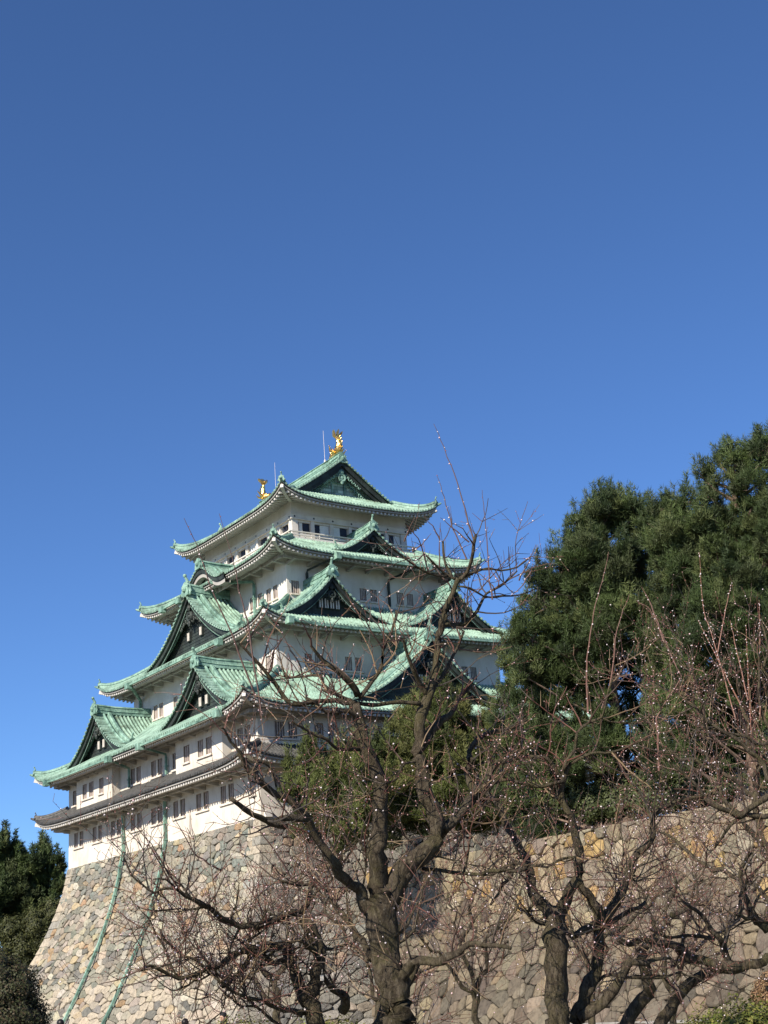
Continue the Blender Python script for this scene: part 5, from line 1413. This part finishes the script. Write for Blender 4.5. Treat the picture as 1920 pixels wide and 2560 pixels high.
# --- far right plum with slanting trunks ---
p=Plum('plum_tree','plum tree with two slanting trunks leaning right in front of the moat wall',gbase(1590,20.5),20.5,104)
p.limb(SRC((1540,2700))+R4z((1100,1493),(1210,1320),(1340,1180),(1320,1050),(1270,830),(1240,730)),17,13,dens=.2)
p.limb(R4z((1240,760),(1330,660),(1400,640)),13,9,0,.1,dens=.3)
p.limb(SRC((1620,2720))+R4z((1450,1493),(1590,1280))+Rr((1180,890),(1300,820),(1480,790),(1659,725))+SRC((1990,2390)),16,10,0,.5,dens=.4)
p.limb(Rr((800,620),(860,650),(930,615),(1050,640),(1150,660),(1280,740),(1400,775),(1500,780)),7,13,-.3,.1)
p.limb(Rr((1440,760),(1400,660),(1330,560),(1240,450),(1150,380)),9,3,.2,-.5)
p.limb(Rr((1400,690),(1420,600),(1500,430),(1530,300),(1620,190)),7,3,.2,.6)
p.limb(Rr((1350,620),(1240,600),(1060,600),(980,560)),5,3,.1,-.4)
p.limb(Rr((1659,570),(1560,480),(1520,350),(1500,250),(1560,120)),10,4,.8,.4)
p.limb(Rr((1659,520),(1540,500),(1470,470)),6,4,.8,.2)
p.limb(Rr((1100,480),(1180,450),(1290,420)),8,3,.5,.9)
p.limb(Ru((1659,700),(1600,560),(1500,470),(1350,380),(1200,250),(1160,170)),7,2,.6,.1)
p.limb(Ru((1659,480),(1480,430),(1300,400),(1180,440)),4,1.6,.6,.2)
p.limb(Ru((1659,780),(1500,900),(1290,790),(1200,680),(1110,600)),9,2.5,.6,0)
p.limb(Ru((1659,900),(1530,890),(1440,950),(1350,1080)),7,3,.7,.3)
p.crooked(.9,(.6,1.6)); p.crooked(.3,(.3,.8),r=(.006,.012)); p.sprout(every=.15,Lr=(.25,.95),white=.15,budd=7); p.finish()
# --- blossoming plum at the right edge ---
p=Plum('plum_tree','flowering plum at the right edge with upright reddish shoots full of blossom',gbase(1960,24),24,105)
p.limb(SRC((1990,2800),(1975,2600),(1950,2400),(1935,2200),(1900,2080),(1890,1980)),16,8,dens=.3)
for q in (SRC((1925,2150),(1860,2060),(1800,1960),(1760,1850),(1735,1740)),SRC((1900,2000),(1880,1880),(1850,1760),(1810,1640)),SRC((1930,2180),(1960,2050),(1930,1900),(1900,1760),(1890,1620)),
          SRC((1940,2250),(1830,2190),(1740,2150),(1650,2080),(1600,1990)),SRC((1960,2100),(1950,1900),(1925,1700),(1905,1560)),SRC((1890,1990),(1800,1930),(1700,1900),(1640,1850))):
    p.limb(q,7,2,0,p.rg.uniform(-1,1),dens=1.3)
for q in (SRC((1840,1800),(1790,1620),(1757,1520),(1748,1380)),SRC((1795,1630),(1815,1520),(1828,1460)),SRC((1850,1760),(1800,1660),(1745,1550)),SRC((1900,1800),(1900,1650),(1898,1500)),SRC((1870,1750),(1840,1620),(1825,1550)),SRC((1880,1850),(1870,1700),(1865,1560))):
    p.shoot(q,1.8,0,.2,.55,22,(.20,.10,.07))
p.sprout(every=.15,Lr=(.4,1.1),white=.22,budd=8,upk=1.3,r=.007); p.finish()
# --- thicket of younger plums further back ---
for i,(px,dist,lab,brs) in enumerate((
  (1190,27,'slender background plum between the largest trunk and the burled trunk',[SRC((1190,2500),(1150,2350),(1120,2230)),SRC((1190,2480),(1240,2330),(1300,2250)),SRC((1190,2520),(1110,2400),(1040,2330)),SRC((1150,2350),(1200,2200),(1260,2140))]),
  (690,29,'slender background plum low on the left in front of the stone base',[SRC((690,2500),(640,2380),(560,2330)),SRC((690,2480),(720,2330),(700,2200)),SRC((690,2500),(610,2440),(520,2420)),SRC((690,2450),(780,2330),(830,2230))]),
  (950,26,'twiggy background plum right behind the foot of the largest trunk',[SRC((950,2500),(900,2380),(870,2260)),SRC((950,2480),(1010,2350),(1060,2240)),SRC((950,2500),(1050,2430),(1130,2400)),SRC((900,2380),(830,2300),(780,2180))]),
  (1480,27,'twiggy background plum between the burled trunk and the slanting trunks',[SRC((1480,2500),(1500,2350),(1550,2230),(1560,2130)),SRC((1480,2480),(1430,2330),(1370,2200)),SRC((1500,2350),(1600,2280),(1680,2220)),SRC((1430,2330),(1330,2300),(1260,2230))]),
  (1680,30,'twiggy background plum in front of the ochre stones at the right',[SRC((1680,2480),(1640,2330),(1580,2200),(1560,2120)),SRC((1680,2460),(1720,2300),(1740,2180),(1800,2100)),SRC((1680,2420),(1800,2330),(1880,2250)),SRC((1640,2330),(1690,2220),(1660,2120))]))):
    p=Plum('plum_tree',lab,gbase(px,dist),dist,200+i)
    p.limb(SRC((px,2720),(px+8,2600),(px,2470)),11,8,dens=.2)
    for q in brs: p.limb(q,6,2,0,p.rg.uniform(-1,1),dens=1.)
    p.crooked(1.0,(.6,1.8),r=(.012,.022))
    p.sprout(every=.15,Lr=(.4,1.2),white=.15,budd=6,upk=.9,r=.008); p.finish()
# ---- people at the bottom edge --------------------------------------------------------------------
M['coat']=mat_flat('black_winter_coat',(.012,.012,.014),.8,.2,8.); M['hair']=mat_flat('black_hair',(.008,.007,.007),.45,.2,20.)
M['skin']=mat_flat('skin',(.48,.30,.21),.55,.05,10.); M['trousers']=mat_flat('dark_trousers',(.03,.03,.04),.8,.2,6.)
def person(px,py,dist,label,face,hood=False,h=1.62):
    top=at(px,py,dist); base=Vector((top.x,top.y,top.z-h)); k=h/1.7
    o=tag(empty('person',base),label,'person','visitors below the wall')
    me=bpy.data.meshes.new('body')
    V=[(0,0,.95),(0,0,1.15),(0,0,1.36),(0,0,1.47),(0,.01,1.55),(.09,0,.90),(.10,.01,.50),(.10,-.02,.09),(.10,.10,.04),(-.09,0,.90),(-.10,.01,.50),(-.10,-.02,.09),(-.10,.10,.04),
       (.19,0,1.38),(.25,-.05,1.12),(.20,.12,.98),(-.19,0,1.38),(-.25,-.05,1.12),(-.20,.12,.98)]
    R=[.16,.15,.17,.065,.06,.10,.07,.05,.04,.10,.07,.05,.04,.075,.055,.045,.075,.055,.045]
    Eg=[(0,1),(1,2),(2,3),(3,4),(0,5),(5,6),(6,7),(7,8),(0,9),(9,10),(10,11),(11,12),(2,13),(13,14),(14,15),(2,16),(16,17),(17,18)]
    me.from_pydata([(a*k,b*k,c*k) for a,b,c in V],Eg,[])
    b=bpy.data.objects.new('body',me); COL.objects.link(b); b.parent=o; me.materials.append(M['coat'])
    b.modifiers.new('skin','SKIN')
    for i,r in enumerate(R): me.skin_vertices[0].data[i].radius=(r*k,r*k)
    me.skin_vertices[0].data[0].use_root=True
    m_=b.modifiers.new('sub','SUBSURF'); m_.levels=2; m_.render_levels=2
    hd=MB(); hd.blob((0,0,1.60*k),(.076*k,.095*k,.115*k),14,10); hd.blob((0,.095*k,1.585*k),(.014,.02,.022),6,4)
    for s_ in (-1,1): hd.blob((s_*.078*k,0,1.59*k),(.012,.022,.032),6,4)
    hd.build('head',M['skin'],o,True)
    hr=MB(); hr.blob((0,-.015,1.63*k),(.09*k,.105*k,.105*k),14,9); hr.blob((0,-.06*k,1.53*k),(.085*k,.06*k,.13*k),10,7); hr.build('hair' if not hood else 'hood',M['hair'] if not hood else M['coat'],o,True)
    o.rotation_euler=(0,0,face)
person(557,2533,37,'person in black with the hood up at the bottom edge, left of the hedge strip',math.radians(120),True)
person(463,2549,36,'dark haired person whose head top just shows at the bottom edge, between the other two',math.radians(-40))
person(150,2551,38,'black haired person at the bottom edge beside the foot of the left downpipe',math.radians(20))
